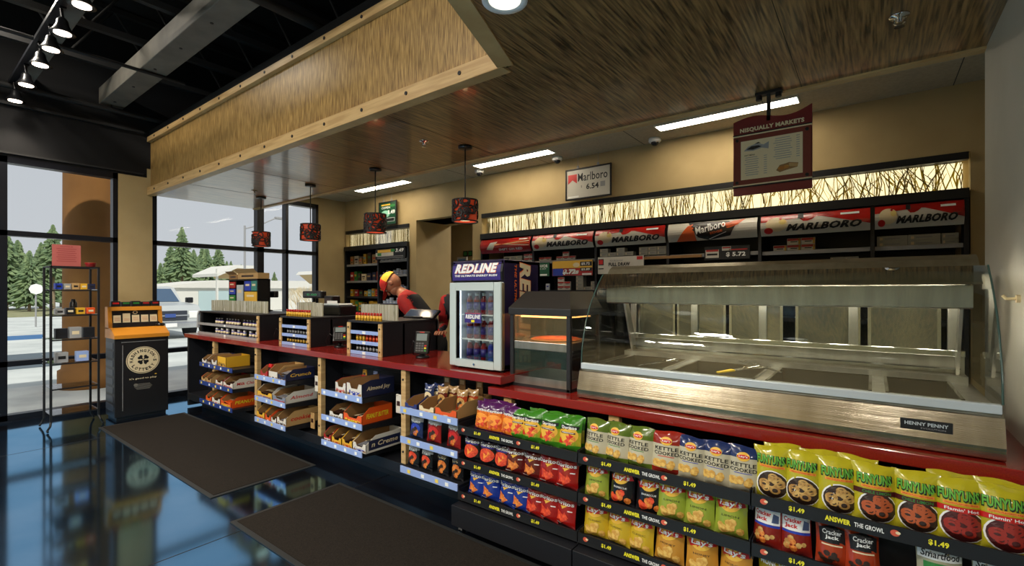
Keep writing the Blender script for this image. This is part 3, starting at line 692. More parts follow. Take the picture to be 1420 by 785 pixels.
row(0, 2, [(-5.80, -5.66, .10, .24, ORG, ORG, 'plain orange candy tray', S(tcol=YELP), (4, BROWN, 2)), (-5.64, -5.44, .11, .26, ORG, WCARD, 'orange and white peanut candy tray', S(tcol=REDP), (5, BROWN, 2)), (-5.42, -5.18, .11, .27, ORG, ORG, 'bright orange candy box with yellow edge', S(tcol=YELP, txt='PEANUT', sidetxt=('PEANUT', ORG, YELP)), (6, ORG, 2))])
row(1, 0, [(-4.56, -4.42, .10, .25, RCARD, RCARD, 'red gum tray', S(), None), (-4.40, -4.24, .12, .25, TANC, WCARD, 'cream candy box with slanted front', S(notch=False, tcol=NAVY), (4, SILV, 2)), (-4.23, -4.09, .10, .27, NAVY, NAVY, 'navy blue candy box', S(tcol=GOLD, sidetxt=('Crunch', NAVY, GOLD)), (4, SILV, 3))])
row(1, 1, [(-4.62, -4.34, .11, .24, WCARD, YEL, 'wide yellow and blue candy tray', S(tcol=BLUEP, txt='100 Grand'), (6, BROWN, 2)), (-4.32, -4.10, .10, .30, WCARD, SILV, 'long white candy tray', S(tcol=REDP, txt='Almond', sidetxt=('Almond', WCARD, REDP)), (5, SILV, 2))])
row(1, 2, [(-4.63, -4.48, .12, .25, YEL, YEL, 'yellow candy tray', S(txt='Snack', tcol=REDP), (4, BROWN, 2)), (-4.47, -4.36, .11, .25, ORG, ORG, 'orange candy tray', S(), (3, BROWN, 2)), (-4.355, -4.26, .09, .25, RCARD, WCARD, 'small red candy tray', S(), (3, BROWN, 2)), (-4.25, -4.09, .13, .30, TANC, WCARD, 'tall white cookie tray', S(txt='Cookie', tcol=BROWN, sidetxt=('cookies', TANC, REDP)), (4, SILV, 2))])
row(2, 0, [(-3.34, -3.20, .11, .24, RCARD, WCARD, 'red and white coconut candy tray', S(tcol=REDP, txt='Mounds', front_h=.8), (4, BROWN, 1)), (-3.19, -3.00, .125, .30, NAVY, WCARD, 'blue coconut and almond candy box', S(tcol=BLUEP, txt='Joy', front_h=.8, sidetxt=('Almond Joy', NAVY, CREAM)), (4, BLUEP, 1))])
row(2, 1, [(-3.42, -3.24, .09, .26, BROWN, WCARD, 'brown candy tray with white front', S(txt='DARK', tcol=BROWN), (5, BROWN, 2)), (-3.23, -3.00, .12, .28, ORG, ORG, 'orange peanut butter cup box', S(txt="Reese's", tcol=YELP, sidetxt=('PEANUT BUTTER', ORG, YELP)), (4, BROWN, 1))])
row(2, 2, [(-3.50, -3.40, .10, .22, RCARD, RCARD, 'small red chewy candy tray', S(txt='MM'), (3, BROWN, 2)), (-3.39, -3.26, .10, .25, YEL, YEL, 'left hand yellow caramel tray', S(txt='Sugar', tcol=REDP), (3, BROWN, 2)), (-3.25, -3.12, .11, .25, YEL, YEL, 'right hand yellow caramel tray', S(txt='Daddy', tcol=REDP), (3, BROWN, 2)), (-3.11, -2.95, .12, .34, WCARD, WCARD, 'cookies and cream box with blue spots', S(txt='Cookies', tcol=BLUEP, sidetxt=('n Creme', NAVY, CREAM)), (4, SILV, 2))])
row(3, 0, [(-2.52, -2.40, .075, .30, BCARD, BCARD, 'blue jerky tray', S(), None), (-2.38, -2.24, .08, .32, TANC, CREAM, 'cream and maroon jerky tray', S(tcol=REDP), None), (-2.23, -2.04, .095, .34, TANC, ORG, 'large tan jerky tray', S(tcol=CREAM, sidetxt=('', TANC, REDP)), None)])

# pouches hanging back above the jerky trays and gum packs in the red tray
def soft_bag(w, h, d, bands, prints, seed=0, squeeze=.08, zig=True):
    """a pillow bag; bands: [(upper fraction, material)], prints(m, F) draws on the front"""
    rr = random.Random(seed); nx, nz = 14, 20; o = MB(); fr = []; bk = []
    wr = [(rr.uniform(4, 12), rr.uniform(0, 6), rr.uniform(.3, 1)) for _ in range(3)]
    lean = rr.uniform(-.04, .04)
    def env(q): return min(1, max(0, q/.16))**.6*min(1, max(0, (1-q)/.2))**.6
    def half(q): return w/2*(1-squeeze*math.sin(math.pi*q))
    def P(a, q, sgn):
        e = env(q); x = a*half(q); c = (1-abs(a)**2.4)
        y = d/2*e*c*(1-.12*q)+.0015
        y += .0022*e*c*sum(k*math.sin(f*a*2+p+q*f*1.3) for f, p, k in wr)/2
        y += .003*(1-e)*math.sin(a*9+seed)*c
        z = q*h + (.004*math.sin(a*3+seed) if q > .9 else 0)
        return Vector((x+lean*h*q*.3, -sgn*y, z))
    vs = [P(-1+2*i/nx, j/nz, 1) for j in range(nz+1) for i in range(nx+1)]; vb = [P(-1+2*i/nx, j/nz, -1) for j in range(nz+1) for i in range(nx+1)]
    ms = []; fs = []
    for j in range(nz):
        q = (j+.5)/nz; mt = next(mm for lim, mm in bands if q <= lim)
        for i in range(nx): a = j*(nx+1)+i; fs.append((a, a+1, a+nx+2, a+nx+1)); ms.append(mt)
    o.add(vs, fs, ms, True); o.add(vb, fs, ms, True)
    for j in (0, nz):       # crimp closes the ends
        for i in range(nx): o.add([vs[j*(nx+1)+i], vs[j*(nx+1)+i+1], vb[j*(nx+1)+i+1], vb[j*(nx+1)+i]], [(0, 1, 2, 3)], bands[0][1] if j == 0 else bands[-1][1])
    for i in (0, nx):
        for j in range(nz): a = j*(nx+1)+i; b = a+nx+1; o.add([vs[a], vs[b], vb[b], vb[a]], [(0, 1, 2, 3)], ms[j*nx])
    lay = [0]
    def F(a, b):           # a in metres from centre, b fraction of height
        q = b/h; aa = max(-1, min(1, a/half(q))); p = P(aa, q, 1); p.y -= .0016+lay[0]; return p
    o.curv = True; prints(o, F, w, h, lay); o.curv = False
    return o
def crumbs(o, F, cx, cz, w, h, mt, n, seed, tri=True, sz=.035):
    rr = random.Random(seed)
    for i in range(n):
        x = cx+rr.uniform(-w, w)/2; z = cz+rr.uniform(-h, h)/2; a = rr.random()*6; k = 3 if tri else 7; s = sz*rr.uniform(.7, 1.1)
        o.poly([(x+s*.55*math.cos(a+2*math.pi*j/k), z+s*.55*math.sin(a+2*math.pi*j/k)) for j in range(k)], mt[i % len(mt)], F)
def rings(o, F, cx, cz, w, h, mt, dark, n, seed):
    rr = random.Random(seed); o.disc(cx, cz, w, h, dark, F)
    def G(a, b): p = F(a, b); p.y -= .0007; return p
    for i in range(n):
        an = rr.random()*6.28; q = rr.random()**.5*.62; x = cx+w/2*q*math.cos(an); z = cz+h/2*q*math.sin(an); r = w*rr.uniform(.13, .2); vs = []; N = 12
        for k in range(N):
            t = 2*math.pi*k/N
            for R in (r, r*.55): vs.append(G(x+R*math.cos(t), z+R*.8*math.sin(t)))
        o.add(vs, [(2*k, 2*k+1, 2*((k+1) % N)+1, 2*((k+1) % N)) for k in range(N)], mt[i % len(mt)])
film = lambda n, c, **k: mat(n, tuple(q*.88 for q in c), .22, spec=.8, coat=.5, **k)
F_PUR = film('violet_film', (84, 24, 92)); F_OR = film('orange_film', (214, 70, 22), noise=(26, (236, 132, 40), .4, .6)); F_GRN = film('green_film', (62, 138, 30)); F_YG = film('yellow_green_film', (196, 182, 40), noise=(22, (96, 150, 34), .4, .62))
F_BLK = film('black_film', (20, 18, 24)); F_NOIR = film('black_violet_film', (34, 24, 52)); F_DRED = film('dark_red_film', (104, 20, 20)); F_RED = film('red_film', (172, 24, 22)); F_BLU = film('blue_film', (26, 56, 160)); F_KG = film('olive_green_film', (96, 120, 36)); F_KW = film('cream_film', (214, 206, 176)); F_KR = film('brick_red_film', (164, 38, 22)); F_KB = film('navy_film', (34, 52, 104))
F_LY = film('yellow_film', (226, 190, 40)); F_LG = film('lime_film', (168, 186, 62)); F_LO = film('ochre_film', (222, 158, 56)); F_FY = film('lemon_film', (212, 200, 40)); F_CJ = film('caramel_red_film', (150, 34, 26)); F_CO = film('rust_orange_film', (192, 66, 30)); F_SM = film('silver_cream_film', (196, 192, 160))
CHIP = mat('corn_chip_print', (226, 140, 56), .5, noise=(60, (196, 96, 30), .4, .6)); CHIPR = mat('spicy_chip_print', (228, 84, 40), .5, noise=(60, (196, 46, 22), .4, .6)); POT = mat('potato_chip_print', (222, 184, 96), .5, noise=(70, (196, 146, 62), .4, .6)); RING = mat('onion_ring_print', (206, 168, 96), .5, noise=(50, (170, 124, 62), .4, .6)); RINGR = mat('red_ring_print', (150, 36, 24), .5); RINGC = mat('chilli_ring_print', (178, 84, 40), .5); DK = mat('dark_window_print', (46, 28, 18), .5); DKR = mat('dark_red_window_print', (70, 12, 12), .5)
FLAME = mat('flame_print', (240, 150, 50), .5)
def up(F, e=.0009): 
    def G(a, b): p = F(a, b); p.y -= e; return p
    return G
def d_classic(chip, n=4):
    def pr(o, F, w, h, lay):
        o.text('Doritos', 0, h*.71, w*.84, h*.12, WHITE, F, .03)
        o.poly([(-w*.10, h*.62), (w*.22, h*.65), (w*.0, h*.53), (-.004, h*.58)], GOLD, F)
        crumbs(o, up(F), 0, h*.34, w*.42, h*.22, [chip], n, 3, sz=w*.36)
        o.rect(w*.3, h*.50, w*.16, h*.03, WHITE, F); o.rect(-w*.2, h*.1, w*.3, h*.02, WHITE, F)
    return pr
def d_heart(o, F, w, h, lay):
    o.text('Doritos', 0, h*.72, w*.78, h*.11, WHITE, F, .03)
    o.disc(0, h*.38, w*.74, h*.46, CHIPR, F); crumbs(o, up(F), 0, h*.38, w*.4, h*.25, [CHIPR, FLAME], 5, 2, sz=w*.24)
    o.rect(0, h*.64, w*.7, h*.05, PURP, F)
def d_purp(o, F, w, h, lay):
    o.text('Doritos', 0, h*.74, w*.7, h*.10, WHITE, F, .03)
    o.disc(0, h*.45, w*.72, h*.36, FLAME, F); crumbs(o, up(F), 0, h*.35, w*.6, h*.3, [CHIPR, CHIP], 6, 4, sz=w*.3)
def d_salsa(o, F, w, h, lay):
    o.disc(0, h*.5, w*.8, h*.5, GOLD, F); o.poly([(-w*.4, h*.62), (w*.4, h*.68), (w*.42, h*.78), (-w*.3, h*.8)], BLKP, up(F, .0004)); o.text('Doritos', .005, h*.72, w*.6, h*.09, WHITE, up(F, .0012), .03)
    o.rect(0, h*.56, w*.6, h*.05, DKR, up(F)); o.rect(0, h*.565, w*.5, h*.014, WHITE, up(F, .0013)); crumbs(o, up(F), 0, h*.36, w*.6, h*.24, [CHIPR, REDP, CHIP], 7, 5, sz=w*.25)
def k_cook(dec):
    def pr(o, F, w, h, lay):
        o.disc(0, h*.78, w*.36, h*.2, GOLD, F); o.disc(0, h*.78, w*.34, h*.09, REDP, up(F, .0005)); o.text("Lay's", 0, h*.78, w*.24, h*.055, WHITE, up(F, .0012), .02)
        o.text('KETTLE', 0, h*.60, w*.7, h*.085, BLKP, F, .02); o.text('COOKED', 0, h*.49, w*.74, h*.085, BLKP, F, .02); o.rect(0, h*.42, w*.5, h*.014, dec, F)
        crumbs(o, up(F), 0, h*.22, w*.62, h*.16, [POT], 7, 6, tri=False, sz=w*.22)
    return pr
def lays(ban, food, dark=False):
    def pr(o, F, w, h, lay):
        o.disc(0, h*.72, w*.62, h*.34, GOLD, F, rot=.2); o.poly([(-w*.42, h*.74), (w*.36, h*.84), (w*.44, h*.68), (-w*.34, h*.60)], ban, up(F, .0005)); o.text("Lay's", 0, h*.715, w*.64, h*.16, WHITE, up(F, .0012), .03, .1)
        o.text({'y': 'CLASSIC', 'l': 'LIMON', 'o': 'HONEY', 'b': 'BARBECUE'}[food], 0, h*.46, w*.5, h*.045, BLKP if not dark else WHITE, F)
        crumbs(o, up(F), 0, h*.24, w*.6, h*.2, [POT] if food != 'b' else [CHIPR, CHIP], 7, 7, tri=False, sz=w*.26)
    return pr
def funy(mt, dk, strip=None, stxt=None):
    def pr(o, F, w, h, lay):
        o.text('FUNYUNS', .001, h*.745, w*.78, h*.19, BLKP, up(F, .0005), .10); o.text('FUNYUNS', 0, h*.755, w*.74, h*.16, mat('lime_print', (104, 176, 60), .4), up(F, .0018), .04)
        o.rect(w*.04, h*.62, w*.66, h*.045, FLAME, F); o.text('ONION FLAVORED RINGS', w*.04, h*.62, w*.6, h*.022, REDP, up(F))
        o.disc(w*.05, h*.28, w*.84, h*.54, WHITE, F); rings(o, up(F), w*.06, h*.28, w*.79, h*.50, [mt], dk, 10, 3)
        if strip:
            o.rect(0, h*.53, w*.9, h*.085, strip, up(F, .0022)); o.text(stxt, w*.04, h*.53, w*.62, h*.05, WHITE if stxt != 'CHILE LIMON' else GREENP, up(F, .0030), .02)
    return pr
def cj(o, F, w, h, lay):
    o.rect(0, h*.66, w*.86, h*.3, WHITE, F); o.rect(0, h*.84, w*.86, h*.06, BLUEP, F); o.rect(0, h*.48, w*.86, h*.05, BLUEP, F)
    o.text('Cracker', -w*.1, h*.73, w*.56, h*.10, REDP, up(F), .04); o.text('Jack', -w*.14, h*.60, w*.42, h*.11, REDP, up(F), .04); o.poly([(w*.2, h*.56), (w*.4, h*.56), (w*.4, h*.72), (w*.25, h*.76)], mat('steel_blue_print', (70, 86, 120), .5), up(F))
    crumbs(o, up(F), 0, h*.24, w*.6, h*.24, [RING, CHIP], 9, 8, tri=False, sz=w*.2)
def cjd(o, F, w, h, lay):
    o.poly([(-w*.35, h*.5), (w*.38, h*.5), (w*.4, h*.8), (0, h*.9), (-w*.38, h*.8)], BLKP, F); o.text('Cracker', 0, h*.74, w*.56, h*.10, WHITE, up(F), .02); o.text('Jack', 0, h*.62, w*.4, h*.1, WHITE, up(F), .03)
    o.rect(0, h*.46, w*.6, h*.03, CREAM, F); crumbs(o, up(F), 0, h*.2, w*.7, h*.24, [DK], 9, 9, tri=False, sz=w*.17)
def smart(o, F, w, h, lay):
    o.rect(0, h*.76, w*.9, h*.2, WHITE, F); o.text('Smartfood', 0, h*.76, w*.8, h*.13, BLKP, up(F), .02, .2); o.rect(0, h*.55, w*.7, h*.12, GREENP, F); crumbs(o, up(F), 0, h*.3, w*.6, h*.2, [CREAM], 8, 4, tri=False, sz=w*.2)
def munch(o, F, w, h, lay):
    o.text('MUNCHIES', 0, h*.8, w*.8, h*.12, WHITE, F, .04); o.disc(0, h*.4, w*.7, h*.4, CHIP, F)
PROD = {
 'dp': (.140, .175, .06, [(.1, F_PUR), (.68, F_OR), (1, F_PUR)], d_purp, 'purple and orange tortilla chip bag'),
 'dg': (.140, .170, .06, [(.22, F_GRN), (.62, F_YG), (1, F_GRN)], d_salsa, 'green and yellow salsa tortilla chip bag'),
 'dh': (.140, .168, .06, [(.6, F_BLK), (1, F_NOIR)], d_heart, 'black tortilla chip bag with orange heart'),
 'dd': (.140, .168, .06, [(1, F_DRED)], d_classic(CHIP, 4), 'maroon tortilla chip bag'),
 'dr': (.140, .170, .06, [(1, F_RED)], d_classic(CHIPR, 4), 'red tortilla chip bag'),
 'db': (.140, .170, .06, [(1, F_BLU)], d_classic(CHIP, 3), 'blue tortilla chip bag'),
 'kg': (.140, .190, .06, [(.14, F_KG), (.68, F_KW), (1, F_KG)], k_cook(GREENP), 'green topped kettle chip bag'),
 'kr': (.150, .190, .06, [(.14, F_KR), (.72, F_KW), (1, F_KR)], k_cook(REDP), 'red topped kettle chip bag'),
 'kb': (.140, .185, .06, [(.14, F_KW), (.76, F_KW), (1, F_KB)], k_cook(BLUEP), 'navy topped kettle chip bag'),
 'll': (.135, .185, .06, [(1, F_LG)], lays(REDP, 'l'), 'lime green potato chip bag'),
 'lb': (.135, .18, .06, [(1, F_BLK)], lays(REDP, 'b', True), 'black barbecue potato chip bag'),
 'ly': (.135, .18, .06, [(1, F_LY)], lays(REDP, 'y'), 'yellow potato chip bag'),
 'lo': (.140, .18, .06, [(1, F_LO)], lays(REDP, 'o'), 'ochre orange potato chip bag'),
 'fo': (.135, .205, .065, [(1, F_FY)], funy(RING, DK), 'lemon yellow onion ring bag'),
 'fc': (.135, .205, .065, [(1, F_FY)], funy(RINGC, DK, DKR, 'CHILE LIMON'), 'yellow onion ring bag with brown chilli band'),
 'ff': (.14, .205, .065, [(1, F_FY)], funy(RINGR, DKR, REDP, "Flamin' Hot"), 'yellow onion ring bag with bright red band'),
 'cj': (.11, .18, .05, [(1, F_CJ)], cj, 'red caramel popcorn bag with white label'),
 'cd': (.11, .165, .05, [(1, F_CO)], cjd, 'rust orange caramel popcorn bag'),
 'sm': (.13, .18, .06, [(.8, F_SM), (1, film('amber_film', (190, 150, 60)))], smart, 'cream popcorn bag with black script'),
 'mu': (.14, .17, .06, [(1, film('mustard_film', (196, 168, 30)))], munch, 'mustard yellow mixed snack bag'),
}
_B = {}
def bag(key, x, y, z, label, rz=0, rx=-.14, grp=None, sc=1):
    w_, h_, d_, bands, pr, desc = PROD[key]; d_ *= 1.2
    v = hash_i(x, y) % 3
    if (key, v) not in _B: _B[(key, v)] = soft_bag(w_, h_, d_, bands, pr, seed=v*5+3).build('chip_bag', recalc=False); o = _B[(key, v)]
    else: o = _B[(key, v)].copy(); COL.objects.link(o)
    o.location = (x, y, z); o.rotation_euler = (rx, 0, rz); o.scale = (sc, sc, sc)
    return tag(o, label, 'snack bag', grp)
def hash_i(x, y): return int(abs(x*977+y*131))
def ratio(u): a = (u-710)/661; return (-.603+a*.798)/(.798+a*.603)
# chip racks ------------------------------------------------------------
RK = [(-2.015, -1.19), (-1.185, -.395), (-.39, .425)]
RZ = [.635, .435, .235]
for i, (x0, x1) in enumerate(RK):
    t = thing('snack_rack', 'black chip rack with three price strips, %s of the three before the lower counter' % ['leftmost', 'middle', 'rightmost'][i], 'rack', (0, 0, 0), group='chip racks')
    m = MB(); m.box(x0, x1, 2.296, 2.308, .06, .74, BLACK); m.build('back_panel', t)
    m = MB(); m.box(x0, x1, 2.06, 2.296, .05, .17, BLACK, .003); m.box(x0+.02, x0+.05, 2.1, 2.13, 0, .05, CHROME); m.box(x1-.05, x1-.02, 2.1, 2.13, 0, .05, CHROME); m.build('base', t)
    for j, z in enumerate(RZ):
        s = MB(); s.box(x0, x1, 2.125, 2.296, z-.035, z-.028, DARK); s.box(x0, x0+.004, 2.125, 2.296, z-.07, z+.01, BLACK); s.box(x1-.004, x1, 2.125, 2.296, z-.07, z+.01, BLACK)
        so = s.build('shelf', t)
        r = MB(); r.prism([(2.115, z-.05), (2.125, z-.05), (2.125, z), (2.118, z)], 'x', x0, x1, BLKP)
        F = plane((x0, 2.1135, z-.05), (1, 0, 0), (0, .06, 1))
        W = x1-x0; H = .026
        o1 = [.0, .0, .0][j]
        for c in range(2):
            bx = W*(.04+.5*c)
            F2 = lambda a, b, F=F: F(a, b)
            r.disc(bx+.012, .028, .026, .022, mat('chilli_logo', (206, 86, 60), .5), F); r.disc(bx+.02, .03, .014, .010, CREAM, lambda a, b, F=F: F(a, b)+Vector((0, -.0006, 0)))
            r.text('$1.49', bx+.125, .026, .052, .02, YELP, F, .04)
            if W*(.04+.5*c)+.40 < W+.01:
                r.text('ANSWER', bx+.255, .025, .078, .019, YELP, F, .05); r.text('THE GROWL', bx+.347, .025, .085, .016, WHITE, F, .02)
        r.build('price_rail', so)
RN = ['top', 'middle', 'bottom']
def chips(rw, lst, yy=2.185, tip=''):
    cnt = {}
    tot = {}
    for k, u in lst: tot[k] = tot.get(k, 0)+1
    for k, u in lst:
        X = u; n = cnt.get(k, 0); cnt[k] = n+1; z = RZ[rw]-.026
        if yy > 2.2: wh = 'in back, %s chip shelf' % RN[rw]
        else: wh = 'in front, %s chip shelf' % RN[rw]
        pos = '' if tot[k] == 1 else ', '+({2: ['left of two', 'right of two'], 3: ['left of three', 'middle of three', 'right of three']}.get(tot[k]) or ['first of four', 'second of four', 'third of four', 'last of four'])[n]
        bag(k, X, yy, z, PROD[k][5]+' '+wh+pos, rz=random.uniform(-.2, .2), rx=-.16 if yy < 2.2 else -.1, grp=PROD[k][5].replace(' bag', ' bags')+' on the %s shelf' % RN[rw])
Rr = lambda L, y=2.17: [(k, ratio(u)*y) for k, u in L]
chips(0, Rr([('dp', 667), ('dp', 684), ('dp', 704)], 2.17)+Rr([('dg', 716), ('dg', 735), ('dg', 759), ('dg', 787)])+Rr([('kg', 823), ('kg', 852), ('kg', 884), ('kr', 923), ('kb', 957), ('kb', 992), ('kb', 1030)])+Rr([('fo', 1068), ('fo', 1110), ('fo', 1160), ('fc', 1212), ('fc', 1270), ('ff', 1330), ('ff', 1394)]))
chips(0, Rr([('fo', 1085), ('fo', 1135), ('fo', 1187), ('ff', 1322), ('ff', 1385)], 2.255), 2.255)
chips(0, Rr([('dp', 680), ('dp', 700), ('dg', 745), ('dg', 772), ('dg', 796), ('dg', 722)], 2.255)[:5], 2.255)
chips(1, Rr([('dh', 652), ('dh', 674), ('dh', 695), ('dd', 711), ('dd', 735), ('dr', 759), ('dr', 783), ('ll', 825), ('lb', 860), ('lb', 899), ('ll', 930), ('ll', 968), ('ll', 1012), ('cj', 1062), ('cj', 1103), ('cd', 1153), ('cd', 1196), ('sm', 1304), ('sm', 1385)]))
chips(2, Rr([('db', 658), ('db', 677), ('db', 700), ('db', 719), ('dr', 738), ('dr', 758), ('dr', 781), ('ly', 824), ('ly', 855), ('ly', 886), ('lo', 926), ('lo', 972), ('lo', 1018), ('mu', 1075), ('mu', 1130), ('sm', 1200)]))
# pouches of jerky and nuts on the nearest bay
def pouch(key, cols, w_, h_, txt):
    def pr(o, F, w, h, lay):
        o.disc(0, h*.42, w*.7, h*.42, cols[2], F); o.text(txt, 0, h*.72, w*.7, h*.12, cols[3], up(F), .02); crumbs(o, up(F), 0, h*.3, w*.5, h*.25, [DK, CHIP], 6, 3, tri=False, sz=w*.25)
    return soft_bag(w_, h_, .045, [(.12, cols[0]), (.72, cols[0]), (1, cols[1])], pr, seed=5)
SF = film('silver_film', (186, 188, 190)); TF = film('tan_film', (190, 150, 96))
pk = {'b': pouch('b', (F_KB, SF, BLUEP, WHITE), .12, .155, 'Nuts'), 'r': pouch('r', (F_RED, SF, REDP, WHITE), .125, .165, 'Party'), 'k': pouch('k', (F_BLK, SF, CHIPR, WHITE), .115, .16, 'Trail'), 'n': pouch('n', (F_BLK, F_BLK, CHIP, CREAM), .10, .16, 'Jerky'),
      'j': pouch('j', (F_KB, F_KB, CREAM, WHITE), .09, .14, 'Jerky'), 'm': pouch('m', (F_DRED, TF, RING, CREAM), .09, .14, 'Jerky'), 'o': pouch('o', (F_CO, TF, RING, CREAM), .09, .14, 'Jerky')}
for li, L in ((1, [('b', -2.47), ('r', -2.30), ('r', -2.12)]), (2, [('k', -2.50), ('k', -2.37), ('n', -2.22), ('n', -2.09)])):
    for i, (k, x) in enumerate(L):
        o = pk[k].build('snack_pouch', recalc=False); o.location = (x, 2.19, LEV[li]-.011); o.rotation_euler = (-.08, 0, random.uniform(-.1, .1))
        nm = {'b': 'blue and silver nut pouch', 'r': 'red and silver snack pouch', 'k': 'black pouch with orange picture', 'n': 'black jerky pouch'}[k]
        tag(o, '%s, %s shelf of the nearest snack bay, %s' % (nm, LN[li], (ORD[:3]+['rightmost'])[i]), 'snack bag', 'pouches on the nearest bay')
for i, (k, x) in enumerate([('j', -2.47), ('j', -2.43), ('m', -2.34), ('m', -2.29), ('o', -2.16), ('o', -2.11)]):
    o = pk[k].build('snack_pouch', recalc=False); o.location = (x, 2.30+.05*(i % 2), LEV[0]-.008); o.rotation_euler = (-.12, 0, .1)
    tag(o, '%s jerky pouch, %s, standing in the %s jerky tray on the nearest bay' % ({'j': 'blue', 'm': 'maroon', 'o': 'orange'}[k], ['front', 'rear'][i % 2], {'j': 'blue', 'm': 'cream', 'o': 'large tan'}[k]), 'snack bag', 'jerky pouches in trays')
# header cards rising at the back of the jerky trays
for i, x in enumerate((-2.45, -2.30, -2.14)):
    m = MB(); m.box(x-.03, x+.03, 2.46, 2.463, LEV[0]-.01, LEV[0]+.18, CARD); m.rect(0, 0, .04, .03, CREAM, front(x, 2.459, LEV[0]+.14)); tag(m.build('header_card'), 'brown cardboard header card behind the jerky trays, %s' % ['left', 'middle', 'right'][i], 'card', 'header cards behind the jerky trays')
for i, x in enumerate((-4.53, -4.47)):
    m = MB(); m.box(-.025, .025, -.01, .01, 0, .10, REDP, .002); m.box(-.02, .02, -.0108, -.01, .03, .07, BLKP)
    o = m.build('gum_pack'); o.location = (x, 2.2+.05*i, LEV[0]-.005); o.rotation_euler = (-.2, 0, .05); tag(o, 'red and black gum pack standing in the red gum tray, %s' % ['left', 'right'][i], 'gum pack')
# things hanging on hooks inside the bays
for i, (x, z, c, lb) in enumerate([(-3.36, .80, YEL, 'small yellow packet hanging on a hook in the third snack bay'), (-3.22, .80, RAIL, 'small pale blue packet hanging on a hook in the third snack bay'), (-3.93, .70, WCARD, 'white and red packet hanging beside the third maple post'), (-2.82, .68, WCARD, 'brown and white packet hanging beside the nearest maple post'), (-4.0, .36, TANC, 'tan packet hanging low at the left of the third maple post')]):
    t = thing('hanging_packet', lb, 'packet', (x, 2.33 if i > 1 else 2.42, z))
    m = MB(); w_, h_ = (.05, .07) if i < 2 else (.06, .14); m.box(-w_/2, w_/2, -.006, .006, -h_, 0, c, .004); m.box(-w_*.3, w_*.3, -.0075, -.0062, -h_*.6, -h_*.35, BROWN); m.build('packet', t)
    m = MB(); m.tube([(0, -.03, .0), (0, -.02, -.006), (0, .1, -.004)], .002, CHROME, 6); m.build('hook', t)
# ================================================================== REGISTER CONSOLES
REED = translucent('reed_resin', (206, 204, 186), .45)
REEDL = mat('reed_stalk_grey', (150, 146, 118), .7)
CAPR = mat('red_cap', (190, 28, 22), .35); GLB = mat('dark_bottle', (44, 30, 26), .2, spec=.8)
def bottle(col, cap, lab, h=.066, r=.0125):
    m = MB(); m.lathe([(r*.9, 0), (r, .004), (r, h*.62), (r*.8, h*.66), (r*.7, h*.68)], (0, 0, 0), col, 12)
    m.lathe([(r*1.01, h*.12), (r*1.01, h*.52)], (0, 0, 0), lab, 12); m.lathe([(r*.86, h*.64), (r*.86, h), (r*.6, h)], (0, 0, 0), cap, 12); return m
BT = {'ry': bottle(GOLD, CAPR, YEL), 'rr': bottle(REDP, CAPR, ORG), 'bk': bottle(GLB, BLK, GREYP, .062, .011), 'by': bottle(GLB, BLK, GOLD, .062, .011), 'pu': bottle(PURP, BLKP, CREAM, .075, .02), 'pw': bottle(BLUEP, WHITE, CREAM, .07, .02)}
_b = {}
def put(kind, x, y, z, desc, grp, cat='bottle', name='shot_bottle'):
    if kind not in _b: o = BT[kind].build(name); _b[kind] = o
    else: o = _b[kind].copy(); COL.objects.link(o)
    o.location = (x, y, z); return tag(o, desc, cat, grp)
def console(x0, x1, y0, y1, which, shelves, curved=False):
    z0, z1 = CT, 1.185
    t = thing('register_console', 'black register console with maple posts and lit bottle shelves, %s' % which, 'console', (0, 0, 0), group='register consoles')
    m = MB(); m.box(x1-.03, x1, y0+.012, y1, z0, z1, BLACK, .003); m.box(x0+(.10 if curved else 0), x0+.03+(.10 if curved else 0), y0+.012, y1, z0, z1, BLACK, .003); m.box(x0, x1, y0+.22, y0+.24, z0, z1-.01, BLACK); m.box(x0, x1, y1-.02, y1, z0, z1, BLACK); m.build('cabinet', t)
    m = MB(); m.box(x0+(.08 if curved else -.004), x1+.004, y0+.01, y1, z1, z1+.018, BLACK, .004); m.build('top', t)
    for x in ([x1-.02] if curved else [x0+.02, x1-.02]):
        m = MB(); m.box(x-.022, x+.022, y0, y0+.014, z0, z1, MAPLE, .002)
        for z in (z0+.04, z1-.04): m.cyl((x, y0+.001, z), (x, y0-.005, z), .007, BLKP, n=10)
        m.build('post', t)
    if curved:
        m = MB(); P = [(x0, z0+.06), (x0+.02, z1-.03), (x0+.06, z1+.015), (x0+.14, z1+.018), (x0+.14, z0+.0), (x0+.03, z0+.0)]
        m.prism(P, 'y', y0+.03, y1, BLK); m.prism([(a, b) for a, b in [(x0-.004, z0+.07), (x0+.015, z1-.03), (x0+.05, z1+.018), (x0+.09, z1+.02), (x0+.05, z1-.03), (x0+.03, z0+.07)]], 'y', y0+.005, y0+.03, SILVER); m.build('curved_end', t)
    for z in shelves:
        s = MB(); s.box(x0+.045, x1-.04, y0+.02, y0+.21, z-.006, z, DARK); so = s.build('shelf', t)
        r = MB(); r.box(x0+.045, x1-.042, y0+.004, y0+.012, z-.024, z+.006, RAIL if not curved else GREYP, .001)
        r.box((x0+x1)/2-.02, (x0+x1)/2+.02, y0+.002, y0+.004, z-.02, z+.002, TAGW); r.build('price_rail', so)
    return t
y0 = 2.41
console(-6.86, -5.20, y0, 3.0, 'farthest, with silver curved end', [CT+.02, CT+.135], True)
console(-4.76, -4.20, y0, 3.0, 'middle one', [CT+.025, CT+.11, CT+.195])
console(-3.60, -3.135, y0, 3.03, 'nearest', [CT+.025, CT+.11, CT+.195])
